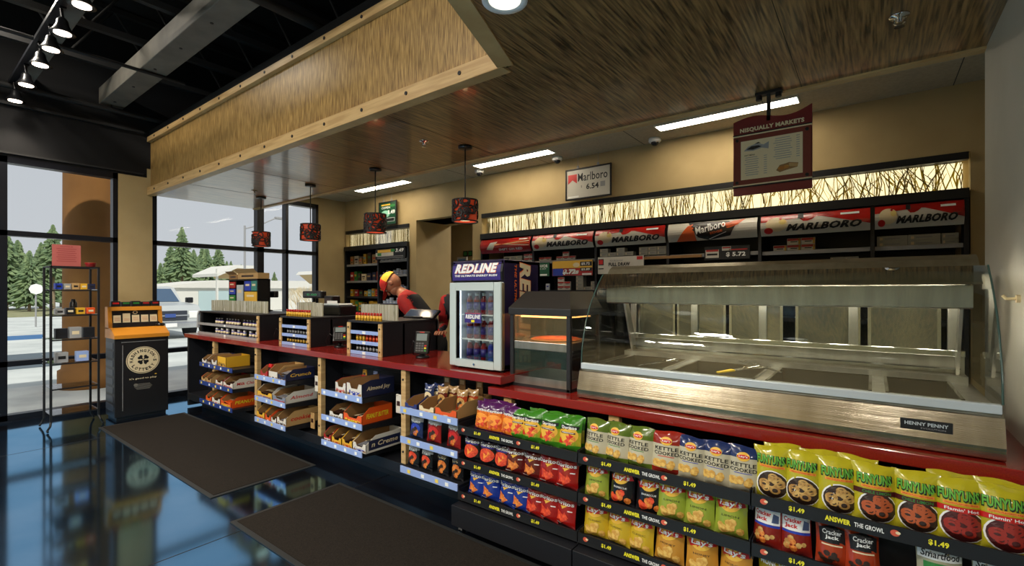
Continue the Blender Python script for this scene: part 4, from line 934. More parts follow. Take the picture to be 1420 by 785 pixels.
for r, z in enumerate((CT+.02, CT+.135)):
    for i in range(15):
        if (i+r*2) % 6 == 5: continue
        put('pu' if r or i % 2 else 'pw', -6.35+.073*i, y0+.05, z, 'small purple vitamin bottle on the %s shelf of the farthest console' % ['lower', 'upper'][r] if (r or i % 2) else 'small blue vitamin bottle with white cap on the lower shelf of the farthest console', 'vitamin bottles %d %d' % (r, 1 if (r or i % 2) else 0))
for ci, (a, b, nm) in enumerate([(-4.70, -4.25, 'middle'), (-3.54, -3.18, 'nearest')]):
    n = [9, 8][ci]
    for r, z in enumerate((CT+.025, CT+.11, CT+.195)):
        for i in range(n):
            k = ['bk', 'bk' if ci == 0 else ('ry' if i < 3 else 'rr'), None][r] if r < 2 else None
            if ci == 0 and r == 0: k = 'by'
            if k is None: continue
            put(k, a+(b-a)*(i+.5)/n, y0+.05, z, '%s on the %s shelf of the %s console' % ({'bk': 'tiny dark energy shot bottle', 'by': 'tiny dark bottle with gold label', 'ry': 'tiny yellow energy shot bottle with red cap', 'rr': 'tiny red energy shot bottle'}[k], ['bottom', 'middle'][r], nm), 'shots %s %s %d' % (k, nm, r))
    for i in range(n+1):
        put('ry', a+(b-a)*(i+.5)/(n+1), y0+.045, 1.204, 'tiny yellow bottle with red cap standing on top of the %s console' % nm, 'shots on top of the %s console' % nm)
# textured resin screens standing on the consoles
for i, (a, b, yy) in enumerate([(-7.02+.13, -5.39, 2.60), (-4.82+.06, -4.29, 2.60), (-3.64, -3.14, 2.58)]):
    t = thing('resin_screen', 'upright grey reed patterned resin screen on top of the %s console' % ['farthest', 'middle', 'nearest'][i], 'screen', (0, 0, 0), group='resin screens')
    m = MB(); m.box(a, b, yy, yy+.008, 1.203, 1.335, REED); m.box(a, a+.008, yy, yy+.2, 1.203, 1.335, REED); m.build('panel', t)
    m = MB(); rr = random.Random(i)
    for k in range(int((b-a)/.011)):
        x = a+rr.uniform(0, b-a); m.cyl((x, yy-.0005, 1.203), (min(b, max(a, x+rr.uniform(-.012, .012))), yy-.0005, 1.335), rr.uniform(.0008, .0022), REEDL if k % 3 else WHITE, n=4, cap=False)
    m.build('reeds', t)
# card terminals
def terminal(x, y, z, rz, tilt, which):
    t = thing('card_terminal', 'black card payment terminal on a stand, %s' % which, 'card terminal', (x, y, z), rz, group='card terminals')
    m = MB(); m.lathe([(.055, 0), (.055, .012), (.03, .02), (.018, .03), (.018, .09)], (0, 0, 0), BLK, 18); m.build('stand', t)
    m = MB(); m.T = Matrix.Translation((0, 0, .12)) @ Matrix.Rotation(tilt, 4, 'X')
    m.box(-.065, .065, -.02, .015, -.09, .09, BLK, .012); F = plane((0, -.0205, 0), (1, 0, 0), (0, 0, 1))
    m.box(-.045, .045, -.0215, -.019, .015, .07, mat('lcd_grey', (110, 120, 118), .2, emit=(110, 120, 118), es=.25)); m.box(-.02, .02, -.022, -.019, .078, .084, REDP)
    for r in range(4):
        for c in range(3): m.box(-.045+.024*c, -.027+.024*c, -.0225, -.02, -.07+.019*r, -.058+.019*r, mat('key_grey', (90, 90, 92), .5))
    m.box(.028, .046, -.0225, -.02, -.07, -.055, GREENP); m.box(.028, .046, -.0225, -.02, -.048, -.038, YELP); m.box(.028, .046, -.0225, -.02, -.030, -.02, REDP)
    m.build('keypad_body', t)
    m = MB(); m.tube([(-.06, .02, .10), (-.1, .03, .13), (-.13, .05, .06), (-.12, .07, .012), (-.06, .1, .006)], .004, BLK, 6); m.build('cable', t)
terminal(-2.86, 2.60, CT, .35, -.18, 'on the red countertop right of the nearest console')
terminal(-4.02, 2.62, CT, .95, -.75, 'between the middle and nearest consoles')
terminal(-5.02, 2.62, CT, .95, -.75, 'between the farthest and middle consoles')
# pole displays and till gear
for i, (x, w_, z, lb, gx) in enumerate([(-6.05, .40, 1.40, 'black pole display by the window mullion, turned to the lot', 0), (-5.0, .40, 1.40, 'black customer pole display behind the middle console', 1), (-3.76, .30, 1.235+.04, 'dark customer display with green digits before the cashier', 1)]):
    t = thing('customer_display', lb, 'display', (x, 2.93, 1.203), group='customer displays')
    m = MB(); m.lathe([(.05, 0), (.05, .01), (.015, .02), (.015, z-1.203)], (0, 0, 0), BLK, 14); m.build('pole', t)
    m = MB(); m.box(-w_/2, w_/2, -.03, .03, z-1.23, z-1.15, BLK, .012); F = front(0, -.031, z-1.19)
    m.rect(0, 0, w_*.86, .045, mat('display_window', (10, 22, 18), .15), F); m.text('WELCOME' if i == 2 else '0.00', 0, 0, w_*.5, .02, mat('green_digits', (60, 190, 110), .4, emit=(60, 190, 110), es=.3 if gx else .1), front(0, -.032, z-1.19)); m.build('head', t)
t = thing('receipt_printer', 'black and white receipt printer behind the middle resin screen', 'printer', (-4.42, 2.86, 1.203))
m = MB(); m.box(-.16, .14, -.08, .12, 0, .10, BLK, .012); m.box(-.15, .13, -.082, .08, .1, .12, SILVER, .008); m.build('body', t)
m = MB(); m.box(-.1, .08, -.07, -.066, .11, .15, WHITE); m.build('paper', t)
t = thing('coin_tray', 'small brown and black phone or coin unit behind the middle display', 'till unit', (-4.68, 2.95, 1.203))
m = MB(); m.box(-.08, .08, -.05, .05, 0, .20, BLK, .012); m.box(-.06, .06, -.052, -.05, .10, .17, BROWN); m.build('body', t)
t = thing('touch_screen', 'flat dark till screen lying back behind the nearest resin screen', 'till screen', (-3.30, 2.94, 1.203))
m = MB(); m.T = Matrix.Rotation(-.9, 4, 'X'); m.box(-.2, .2, -.01, .015, 0, .12, BLK, .006); m.box(-.18, .18, -.0115, -.01, .015, .105, mat('screen_glass', (60, 74, 96), .1)); m.build('screen', t)
m = MB(); m.box(-.06, .06, -.02, .05, 0, .02, BLK, .004); m.build('base', t)
# lighter / tobacco leaflet organiser on the farthest console
t = thing('counter_organizer', 'black compartment organizer full of coloured boxes on the farthest console', 'organizer', (0, 0, 0))
ox0, ox1, oy = -6.62, -5.84, 2.70
m = MB(); m.box(ox0, ox1, oy+.14, oy+.15, 1.203, 1.60, BLK); m.box(ox0, ox0+.012, oy, oy+.15, 1.203, 1.60, BLK); m.box(ox1-.012, ox1, oy, oy+.15, 1.203, 1.60, BLK); m.box(ox0, ox1, oy, oy+.15, 1.585, 1.60, BLK); m.box(ox0, ox1, oy, oy+.15, 1.30, 1.31, BLK); m.box(ox0+.2, ox0+.21, oy, oy+.15, 1.3, 1.6, BLK); m.box(ox0+.42, ox0+.43, oy, oy+.15, 1.3, 1.6, BLK); m.build('frame', t)
for (x, z, w_, h_, c, nm) in [(ox0+.015, 1.32, .17, .08, GREENP, 'green'), (ox0+.015, 1.41, .17, .07, BLUEP, 'small blue'), (ox0+.015, 1.49, .17, .08, RCARD, 'dark red'), (ox0+.23, 1.33, .17, .2, SILVER, 'pale grey'), (ox0+.44, 1.455, .17, .12, BLUEP, 'bright blue'), (ox0+.62, 1.455, .14, .12, mat('teal_card', (60, 128, 118), .5), 'teal'), (ox0+.44, 1.32, .32, .125, GOLD, 'amber')]:
    m = MB(); m.box(x, x+w_, oy-.004, oy+.12, z, z+h_, c, .003); m.rect(0, 0, w_*.6, h_*.2, CREAM, front(x+w_/2, oy-.005, z+h_*.6)); tag(m.build('carton'), '%s box in the organizer on the farthest console' % nm, 'box', 'boxes in the counter organizer')
for (a, b, h_, c, nm) in [(ox0, ox0+.24, .10, CARD, 'darker'), (ox0+.25, ox1, .12, TANC, 'lighter, printed')]:
    m = MB(); m.box(a, b, oy, oy+.14, 1.601, 1.601+h_*.6, c, .003); m.add([(a, oy, 1.601+h_*.6), (b, oy, 1.601+h_*.6), (b, oy-.05, 1.601+h_), (a, oy-.05, 1.601+h_)], [(0, 1, 2, 3)], c)
    m.rect(0, 0, (b-a)*.6, h_*.2, BROWN, front((a+b)/2, oy-.001, 1.601+h_*.3)); tag(m.build('cardboard_box'), 'open brown cardboard box on top of the organizer, the %s one' % nm, 'box')

# ================================================================== DRINKS COOLER
c0, c1, cy, cyb, cz0, cz1 = -2.37, -1.91, 2.44, 2.86, .935, 1.66
t = thing('drinks_cooler', 'violet and silver countertop energy drink cooler with glass door', 'cooler', (0, 0, 0))
BODYP = mat('deep_violet_vinyl', (38, 26, 66), .3, spec=.5, noise=(9, (26, 20, 50), .4, .6)); LIN = mat('cooler_liner', (214, 220, 226), .4); CLED = mat('cooler_light', (220, 235, 255), .5, emit=(222, 236, 255), es=3)
m = MB(); m.box(c0, c0+.025, cy, cyb, cz0, cz1, BODYP, .004); m.box(c1-.025, c1, cy, cyb, cz0, cz1, BODYP, .004); m.box(c0, c1, cyb-.03, cyb, cz0, cz1, BODYP, .004); m.box(c0, c1, cy, cyb, cz1-.03, cz1, BODYP, .006); m.box(c0, c1, cy, cyb, cz0, cz0+.03, BODYP)
for x in (c0+.04, c1-.04):
    for y in (cy+.03, cyb-.05): m.cyl((x, y, CT), (x, y, cz0), .015, BLK, n=10)
F = lambda a, b: Vector((c1+.0008, cy+.20+a, 1.30+b))
# the side lettering runs downwards, tops of the letters towards the back
m.text('REDLINE', .035, 0, .70, .135, ORP, F, .06, .15, rot=-math.pi/2); m.text('REDLINE', .035, 0, .69, .125, CREAM, lambda a, b: F(a, b)+Vector((.0008, 0, 0)), .045, .15, rot=-math.pi/2)
m.text('THE ULTIMATE ENERGY RUSH', -.075, 0, .66, .026, ORP, F, .03, .15, rot=-math.pi/2)
m.build('body', t)
m = MB(); m.box(c0+.025, c1-.025, cyb-.035, cyb-.03, cz0+.03, 1.5, LIN); m.box(c0+.025, c0+.03, cy+.01, cyb-.03, cz0+.03, 1.5, LIN); m.box(c1-.03, c1-.025, cy+.01, cyb-.03, cz0+.03, 1.5, LIN); m.box(c0+.04, c0+.052, cy+.02, cy+.03, .98, 1.46, CLED); m.box(c0+.03, c1-.03, cy+.01, cyb-.03, 1.49, 1.5, LIN); m.build('liner', t)
# header
m = MB(); pr = [(cy+.01, 1.515), (cy-.012, 1.52), (cy-.016, 1.58), (cy-.006, 1.63), (cy+.02, 1.665), (cy+.06, 1.668)]
m.prism(pr, 'x', c0-.004, c1-.002, BLK)
def HF(a, b, e=.0):
    z = 1.592+b; k = [(1.52, cy-.012), (1.58, cy-.016), (1.63, cy-.006), (1.665, cy+.02)]
    y = k[-1][1]
    for (za, ya), (zb, yb) in zip(k[:-1], k[1:]):
        if za <= z <= zb: y = ya+(yb-ya)*(z-za)/(zb-za); break
    return Vector(((c0+c1)/2-.004+a, y-.0012-e, z))
m.rect(0, 0, .43, .135, PURP, HF, 2, 8); m.text('REDLINE', .0, .014, .38, .066, ORP, lambda a, b: HF(a+.003, b-.002, .003), .06, .2); m.text('REDLINE', .0, .014, .38, .064, WHITE, lambda a, b: HF(a, b, .0045), .06, .2); m.text('THE ULTIMATE ENERGY RUSH', 0, -.036, .38, .014, WHITE, lambda a, b: HF(a, b, .0025), .04, .2)
m.build('header_sign', t)
d_ = MB(); fy0, fy1 = cy-.035, cy+.002
DF = mat('pale_grey_door', (188, 200, 198), .3)
d_.box(c0, c0+.062, fy0, fy1, .955-.02, 1.51, DF, .006); d_.box(c1-.062, c1, fy0, fy1, .935, 1.51, DF, .006); d_.box(c0+.062, c1-.062, fy0, fy1, 1.455, 1.51, DF); d_.box(c0+.062, c1-.062, fy0, fy1, .935, .985, DF); d_.box(c1-.003, c1+.002, fy0+.012, fy1, .94, 1.505, mat('brass_grey_edge', (150, 134, 104), .35, .5))
do = d_.build('door', t)
for q in ((c0+.06, c0+.066, .98, 1.46), (c1-.066, c1-.06, .98, 1.46)):
    m = MB(); m.box(q[0], q[1], fy0+.004, fy1, q[2], q[3], BLK); m.build('gasket', do)
m = MB(); m.box(c0+.06, c1-.06, fy0+.012, fy0+.016, .98, 1.46, GLASSC); m.build('door_glass', do)
m = MB(); m.cyl(((c0+c1)/2, fy0+.001, .958), ((c0+c1)/2, fy0-.006, .958), .008, CHROME, n=12); m.build('lock', do)
m = MB(); F = front(-2.16, fy0+.011, 1.27); m.rect(0, 0, .15, .068, PURP, F); m.text('REDLINE', 0, .008, .135, .028, WHITE, front(-2.16, fy0+.0104, 1.27), .05, .2); m.rect(0, -.022, .03, .016, YELP, front(-2.16, fy0+.0104, 1.27)); m.rect(0, .030, .14, .003, ORP, front(-2.16, fy0+.0104, 1.27)); m.build('door_sticker', do)
for z in (1.12, 1.29):
    m = MB(); m.box(c0+.03, c1-.03, cy+.02, cyb-.04, z-.006, z, WHITE)
    m.build('wire_shelf', t)
BOTR = mat('red_drink', (120, 20, 26), .15, spec=.8); BOTB = mat('blue_drink', (36, 52, 150), .15, spec=.8)
def drink(col):
    m = MB(); m.lathe([(.02, 0), (.024, .006), (.024, .10), (.013, .125), (.013, .13)], (0, 0, 0), col, 14); m.lathe([(.0245, .03), (.0245, .085)], (0, 0, 0), PURP, 14); m.lathe([(.015, .128), (.015, .148), (.012, .148)], (0, 0, 0), WHITE, 14); return m.build('drink_bottle')
dr, db_ = drink(BOTR), drink(BOTB); first = {'r': dr, 'b': db_}
for zi, z in enumerate((cz0+.031, 1.121, 1.291)):
    for i in range(5):
        k = 'b' if (i == 4 or (zi == 0 and i == 3)) else 'r'
        if first[k]: o = first[k]; first[k] = None
        else: o = (dr if k == 'r' else db_).copy(); COL.objects.link(o)
        o.location = (c0+.10+.065*i, cy+.07, z); tag(o, '%s drink bottle with white cap on the %s shelf of the glass cooler' % ({'r': 'dark red', 'b': 'blue'}[k], ['bottom', 'middle', 'top'][zi]), 'bottle', 'cooler bottles %s %d' % (k, zi))

# ================================================================== GLASS WARMER
w0, w1, wy0, wy1 = -1.862, -1.418, 2.44, 2.84
t = thing('food_warmer', 'small black glass food warmer with sloped hood beside the cooler', 'food warmer', (0, 0, 0))
GLASSR = glass('warmer_glass', (.95, .97, 1), .22)
MBK = mat('matt_black_metal', (26, 26, 28), .5)
m = MB()
for x in (w0, w1-.026):
    for y in (wy0, wy1-.026): m.box(x, x+.026, y, y+.026, .85, 1.32, MBK, .003)
m.box(w0, w1, wy0, wy1, .85, .868, MBK); m.build('frame', t)
m = MB(); m.box(w0-.008, w1+.008, wy0-.008, wy1+.008, 1.30, 1.345, MBK, .004)
a = [(w0-.006, wy0-.006, 1.345), (w1+.006, wy0-.006, 1.345), (w1+.006, wy1+.006, 1.345), (w0-.006, wy1+.006, 1.345), (w0+.075, wy0+.075, 1.45), (w1-.045, wy0+.075, 1.45), (w1-.045, wy1-.03, 1.45), (w0+.075, wy1-.03, 1.45)]
m.add(a, [(0, 1, 5, 4), (1, 2, 6, 5), (2, 3, 7, 6), (3, 0, 4, 7), (4, 5, 6, 7)], mat('dark_bronze_hood', (38, 33, 28), .4)); m.build('hood', t)
m = MB(); m.box(w0+.026, w1-.026, wy0+.004, wy0+.012, .868, .915, STEELH); m.box(w1-.012, w1-.004, wy0+.026, wy1-.026, .868, .915, STEELH); m.build('base_trim', t)
m = MB(); m.box(w0+.026, w1-.026, wy0+.01, wy1-.01, 1.085, 1.135, STEELH, .003); m.box(w0+.03, w1-.03, wy0+.02, wy1-.02, .90, .912, STEELH); m.build('shelf', t)
m = MB(); m.box(w0+.026, w1-.026, wy0+.008, wy0+.012, .915, 1.085, GLASSR); m.box(w0+.026, w1-.026, wy0+.008, wy0+.012, 1.135, 1.30, GLASSR); m.build('front_glass', t)
for x in (w0+.006, w1-.012):
    m = MB(); m.box(x, x+.004, wy0+.026, wy1-.026, .915, 1.30, GLASS); m.build('side_glass', t)
m = MB(); m.box(w0+.05, w1-.05, wy0+.05, wy1-.05, 1.285, 1.298, mat('heat_lamp', (255, 190, 110), .5, emit=(255, 176, 96), es=5)); m.build('heat_lamp', t)
m = MB(); m.lathe([(.16, 0), (.165, .006), (.15, .01)], (0, 0, 0), mat('platter_rim', (206, 138, 62), .6), 28); m.lathe([(.148, .006), (.148, .013), (.0, .014)], (0, 0, 0), mat('platter_orange', (216, 120, 42), .5, noise=(40, (190, 60, 26), .4, .6)), 28)  # plain round orange-tan tray with a mottled top
o = m.build('platter'); o.location = (-1.64, 2.64, 1.1365); tag(o, 'round orange pizza on the warm shelf of the glass warmer', 'platter')

# ================================================================== HOT FOOD CASE
h0, h1 = -1.325, .372
t = thing('food_case', 'long stainless hot food display case with curved glass front', 'food display case', (0, 0, 0))
fp = [(2.375, .852), (2.362, .858), (2.358, .90), (2.385, 1.00), (2.40, 1.012), (2.46, 1.012), (2.46, .852)]
m = MB(); m.prism(fp, 'x', h0, h1, STEEL); m.box(h0, h0+.03, 2.44, 3.10, .852, 1.012, STEELH); m.box(h1-.03, h1, 2.44, 3.10, .852, 1.012, STEELH); m.box(h0, h1, 3.07, 3.10, .852, 1.012, STEELH); m.build('base', t)
m = MB(); m.box(.085, .235, 2.362, 2.37, .925, .965, BLKP, .002); F = front(.16, 2.361, .948); m.text('HENNY PENNY', 0, .002, .125, .013, SILVER, F, .03); m.text('EVOLUTION', .02, -.013, .07, .006, GREYP, F)
m.T = Matrix.Translation((0, 0, 0)); m.build('nameplate', t)
m = MB(); m.box(h0+.005, h1-.005, 2.392, 2.425, 1.012, 1.045, SILVER, .003); m.build('front_rail', t)
prof = [(2.405, 1.045), (2.412, 1.12), (2.432, 1.20), (2.462, 1.28), (2.505, 1.36), (2.565, 1.44), (2.62, 1.50), (2.68, 1.555)]
m = MB(); n = len(prof)
vs = [(x, y, z) for x in (h0+.004, h1-.004) for y, z in prof]; m.add(vs, [(i, i+1, n+i+1, n+i) for i in range(n-1)], GLASSC, True)
vs = [(x, y+.005, z) for x in (h0+.004, h1-.004) for y, z in prof]; m.add(vs, [(i, i+1, n+i+1, n+i) for i in range(n-1)], GLASSC, True); m.build('front_glass', t)
EDGE = mat('glass_edge_green', (60, 84, 78), .15)
for x, s in ((h0, 1), (h1, -1)):
    m = MB(); sp = prof+[(3.06, 1.555), (3.06, 1.045)]; m.add([(x+s*.002, y, z) for y, z in sp], [tuple(range(len(sp)))], GLASSC); so = m.build('side_glass', t)
    m = MB(); m.tube([(x+s*.002, y, z) for y, z in prof], .0035, EDGE, 6); m.build('glass_edge', so)
m = MB(); m.prism([(2.60, 1.478), (2.632, 1.50), (2.715, 1.585), (2.76, 1.605), (3.10, 1.605), (3.10, 1.53), (2.78, 1.53), (2.63, 1.478)], 'x', h0+.028, h1-.026, STEELF)
m.build('hood', t)
m = MB(); m.prism([(2.635, 1.474), (2.64, 1.385), (2.655, 1.378), (2.66, 1.382), (2.648, 1.39), (2.643, 1.474)], 'x', h0+.045, h1-.05, STEELH); so = m.build('light_bar', t)
HL = mat('case_lamp', (255, 248, 235), .4, emit=(255, 244, 226), es=45)
for i in range(8):
    m = MB(); x = h0+.14+.205*i; m.box(x-.04, x+.04, 2.69, 2.74, 1.44, 1.455, HL); m.build('lamp', so)
# rear wall of the case with sliding doors
m = MB(); m.box(h0+.03, h1-.03, 3.04, 3.07, 1.045, 1.16, STEELH); m.box(h0+.03, h1-.03, 3.03, 3.07, 1.46, 1.53, STEELH)
for x in (h0+.05, -.90+.02, -.50, -.08, h1-.07): m.box(x-.02, x+.02, 3.03, 3.06, 1.15, 1.47, STEELH, .003)
m.box(h0+.03, h1-.03, 3.012, 3.04, 1.145, 1.175, CHROME, .003); m.box(h0+.05, h1-.05, 2.985, 3.03, 1.088, 1.096, CHROME); m.build('rear_frame', t)
SD = mat('sliding_door_glass', (104, 104, 94), .16, .75, noise=(5, (140, 136, 116), .4, .6))
PAN = mat('pan_steel', (120, 116, 104), .3, .9)
for i, (a, b, yy) in enumerate([(h0+.08, -1.0, 3.046), (-.99, -.70, 3.052), (-.68, -.40, 3.046), (-.34, -.05, 3.052), (-.02, .26, 3.046)]):
    m = MB(); m.box(a, b, yy, yy+.006, 1.17, 1.46, SD); do = m.build('sliding_door', t)
    m = MB(); m.box(a, a+.014, yy-.008, yy, 1.17, 1.46, CHROME); m.box(b-.014, b, yy-.008, yy, 1.17, 1.46, CHROME); m.build('door_stile', do)
for x, s in ((h0+.06, 1), (h1-.06, -1)):
    m = MB(); m.prism([(3.03, 1.05), (2.99, 1.05), (2.82, 1.47), (2.88, 1.47), (3.03, 1.12)], 'x', x-.006, x+.006, STEELH); m.build('corner_bracket', t)
# deck with wells
m = MB(); DZ = 1.035; wells = []
xs = [h0+.07, -.86, -.42, .02, h1-.07]
m.box(h0+.03, h1-.03, 2.425, 2.475, DZ-.012, DZ, STEELH); m.box(h0+.03, h1-.03, 2.93, 3.04, DZ-.012, DZ+.03, STEELH)
for x in xs: m.box(x-.03, x+.03, 2.475, 2.93, DZ-.012, DZ, STEELH)
m.box(h0+.03, h0+.07, 2.47, 2.93, DZ-.012, DZ, STEELH); m.build('deck', t)
for i in range(4):
    a, b = xs[i]+.03, xs[i+1]-.03
    p = MB(); p.box(a, b, 2.475, 2.93, .90, .904, PAN); p.box(a, a+.003, 2.475, 2.93, .90, DZ, PAN); p.box(b-.003, b, 2.475, 2.93, .90, DZ, PAN); p.box(a, b, 2.475, 2.478, .90, DZ, PAN); p.box(a, b, 2.927, 2.93, .90, DZ, PAN)
    p.box(a-.008, b+.008, 2.467, 2.48, DZ, DZ+.004, CHROME); p.box(a-.008, b+.008, 2.925, 2.938, DZ, DZ+.004, CHROME); p.box(a-.008, a+.004, 2.467, 2.938, DZ, DZ+.004, CHROME); p.box(b-.004, b+.008, 2.467, 2.938, DZ, DZ+.004, CHROME)
    tag(p.build('steam_pan'), 'deep steel pan in the hot food case, %s' % ['leftmost', 'second from left', 'third from left', 'rightmost'][i], 'pan', 'pans in the food case')
FRY = mat('fried_food', (176, 112, 40), .7, noise=(30, (208, 150, 66), .4, .6)); rr = random.Random(11)
for i, (x, y) in enumerate([(.14, 2.55), (.26, 2.52), (-1.12, 2.56), (-1.02, 2.60)]):
    m = MB(); m.ell((0, 0, 0), (.045, .03, .018), FRY, 12, 7); m.ell((.03, .01, .004), (.02, .016, .014), FRY, 10, 6); o = m.build('fried_potato_wedge'); o.location = (x, y, .922); o.rotation_euler[2] = rr.random()*3
    tag(o, 'golden fried piece in the %s pan of the food case, %s' % ('rightmost' if i < 2 else 'leftmost', 'left one' if i in (0, 2) else 'right one'), 'fried food')
def tongs(x, y, rz, handle, lab):
    t = thing('serving_tongs', lab, 'tongs', (x, y, DZ+.006), rz)
    for s in (-1, 1):
        m = MB(); m.T = Matrix.Rotation(s*.10, 4, 'Z') @ Matrix.Rotation(-.12, 4, 'Y'); m.box(0, .24, -.006, .006, 0, .003, CHROME); m.box(.17, .24, -.016, .016, 0, .003, CHROME, .001)
        if handle: m.box(.0, .09, -.009, .009, -.002, .007, handle, .003)
        m.build('arm', t)
tongs(-1.02, 2.50, .9, None, 'plain steel tongs resting across the left pans of the food case')
tongs(-.62, 2.52, .8, mat('yellow_tape', (226, 186, 20), .5), 'steel tongs with yellow handle over the middle pan divider')
tongs(-.36, 2.72, 2.6, None, 'steel tongs lying near the middle of the food case')
# ================================================================== BACK WALL DISPLAYS
LITE = mat('lit_backing', (255, 240, 200), .6, emit=(255, 240, 190), es=1.35)
RSTK = translucent('olive_reed', (206, 192, 96), .75)
RST2 = translucent('dark_olive_reed', (150, 132, 56), .7)
def reed_panel(x0, x1, z0, z1, y, seed, label, wild):
    t = thing('lit_reed_panel', label, 'light panel', (0, 0, 0), group='backlit reed panels')
    m = MB(); m.box(x0, x1, y+.03, y+.05, z0, z1, LITE); m.build('light_sheet', t)
    rr = random.Random(seed); m = MB(); n = int((x1-x0)*(96 if wild > .5 else 52))
    for k in range(n):
        x = x0+(x1-x0)*rr.random(); q = (x-x0)/(x1-x0)
        sp = .012+wild*.10*q**2
        dx = rr.gauss(0, sp); za, zb = z0, z1
        if rr.random() < .25*q*wild: za = z0+(z1-z0)*rr.uniform(0, .5)
        if rr.random() < .2*q*wild: zb = z0+(z1-z0)*rr.uniform(.5, 1)
        mx = (x+dx*.5)+rr.gauss(0, .006+wild*.012*q); r = rr.uniform(.0016, .0052)
        X = lambda v: min(x1-.002, max(x0+.002, v)); yy = y+rr.uniform(.005, .024); mt = RSTK if k % 3 else RST2
        p = [(X(x), yy, za), (X(mx), yy, (za+zb)/2), (X(x+dx), yy, zb)]
        m.cyl(p[0], p[1], r, mt, n=5, cap=False); m.cyl(p[1], p[2], r, mt, r1=r*.7, n=5, cap=False)
    m.build('reeds', t)
    m = MB(); m.box(x0, x1, y, y+.002, z0, z1, GLASS); m.build('cover_glass', t)
reed_panel(-4.305, .565, 2.245, 2.466, 5.10, 1, 'long glowing reed panel above the wide cigarette display', 1)
reed_panel(-7.555, -5.905, 2.245, 2.466, 5.10, 2, 'short glowing reed panel over the tobacco shelves at the far left', .15)
# cigarette rack ----------------------------------------------------------
RKB = mat('rack_black', (16, 17, 20), .5)
def rack(name, x0, x1, divs, shelves, lab, z_top=2.245):
    t = thing(name, lab, 'display rack', (0, 0, 0))
    m = MB(); m.box(x0, x1, 5.5, 5.52, .1, 2.2, RKB); m.box(x0, x1, 5.0, 5.5, 2.165, 2.243, RKB, .003); m.box(x0, x1, 5.03, 5.5, .0, .10, RKB); m.build('carcass', t)
    m = MB(); m.box(x0, x1, 5.03, 5.09, 2.468, 2.525, RKB); m.build('top_trim', t)
    for x in divs:
        m = MB(); m.box(x-.014, x+.014, 5.02, 5.5, .1, 2.165, DARK if x not in (x0, x1) else RKB); m.build('divider', t)
    for a, b, zs in shelves:
        for z in zs:
            m = MB(); m.box(a+.014, b-.014, 5.06, 5.5, z-.012, z, RKB); so = m.build('shelf', t)
            m = MB(); m.box(a+.016, b-.016, 5.045, 5.06, z-.03, z+.006, GREYP if z > 1.5 else DARK, .002); m.build('shelf_edge', so)
    return t
DV = [-4.33, -3.46, -2.575, -1.73, -.853, 0, .575]
mr = rack('cigarette_rack', -4.34, .59, DV, [(DV[i], DV[i+1], [1.82, 1.66, 1.46, 1.2, .9, .6]) if i in (4, 5) else (DV[i], DV[i+1], [1.83, 1.46, 1.2, .9, .6]) for i in range(6)], 'wide black cigarette rack built into the back wall')
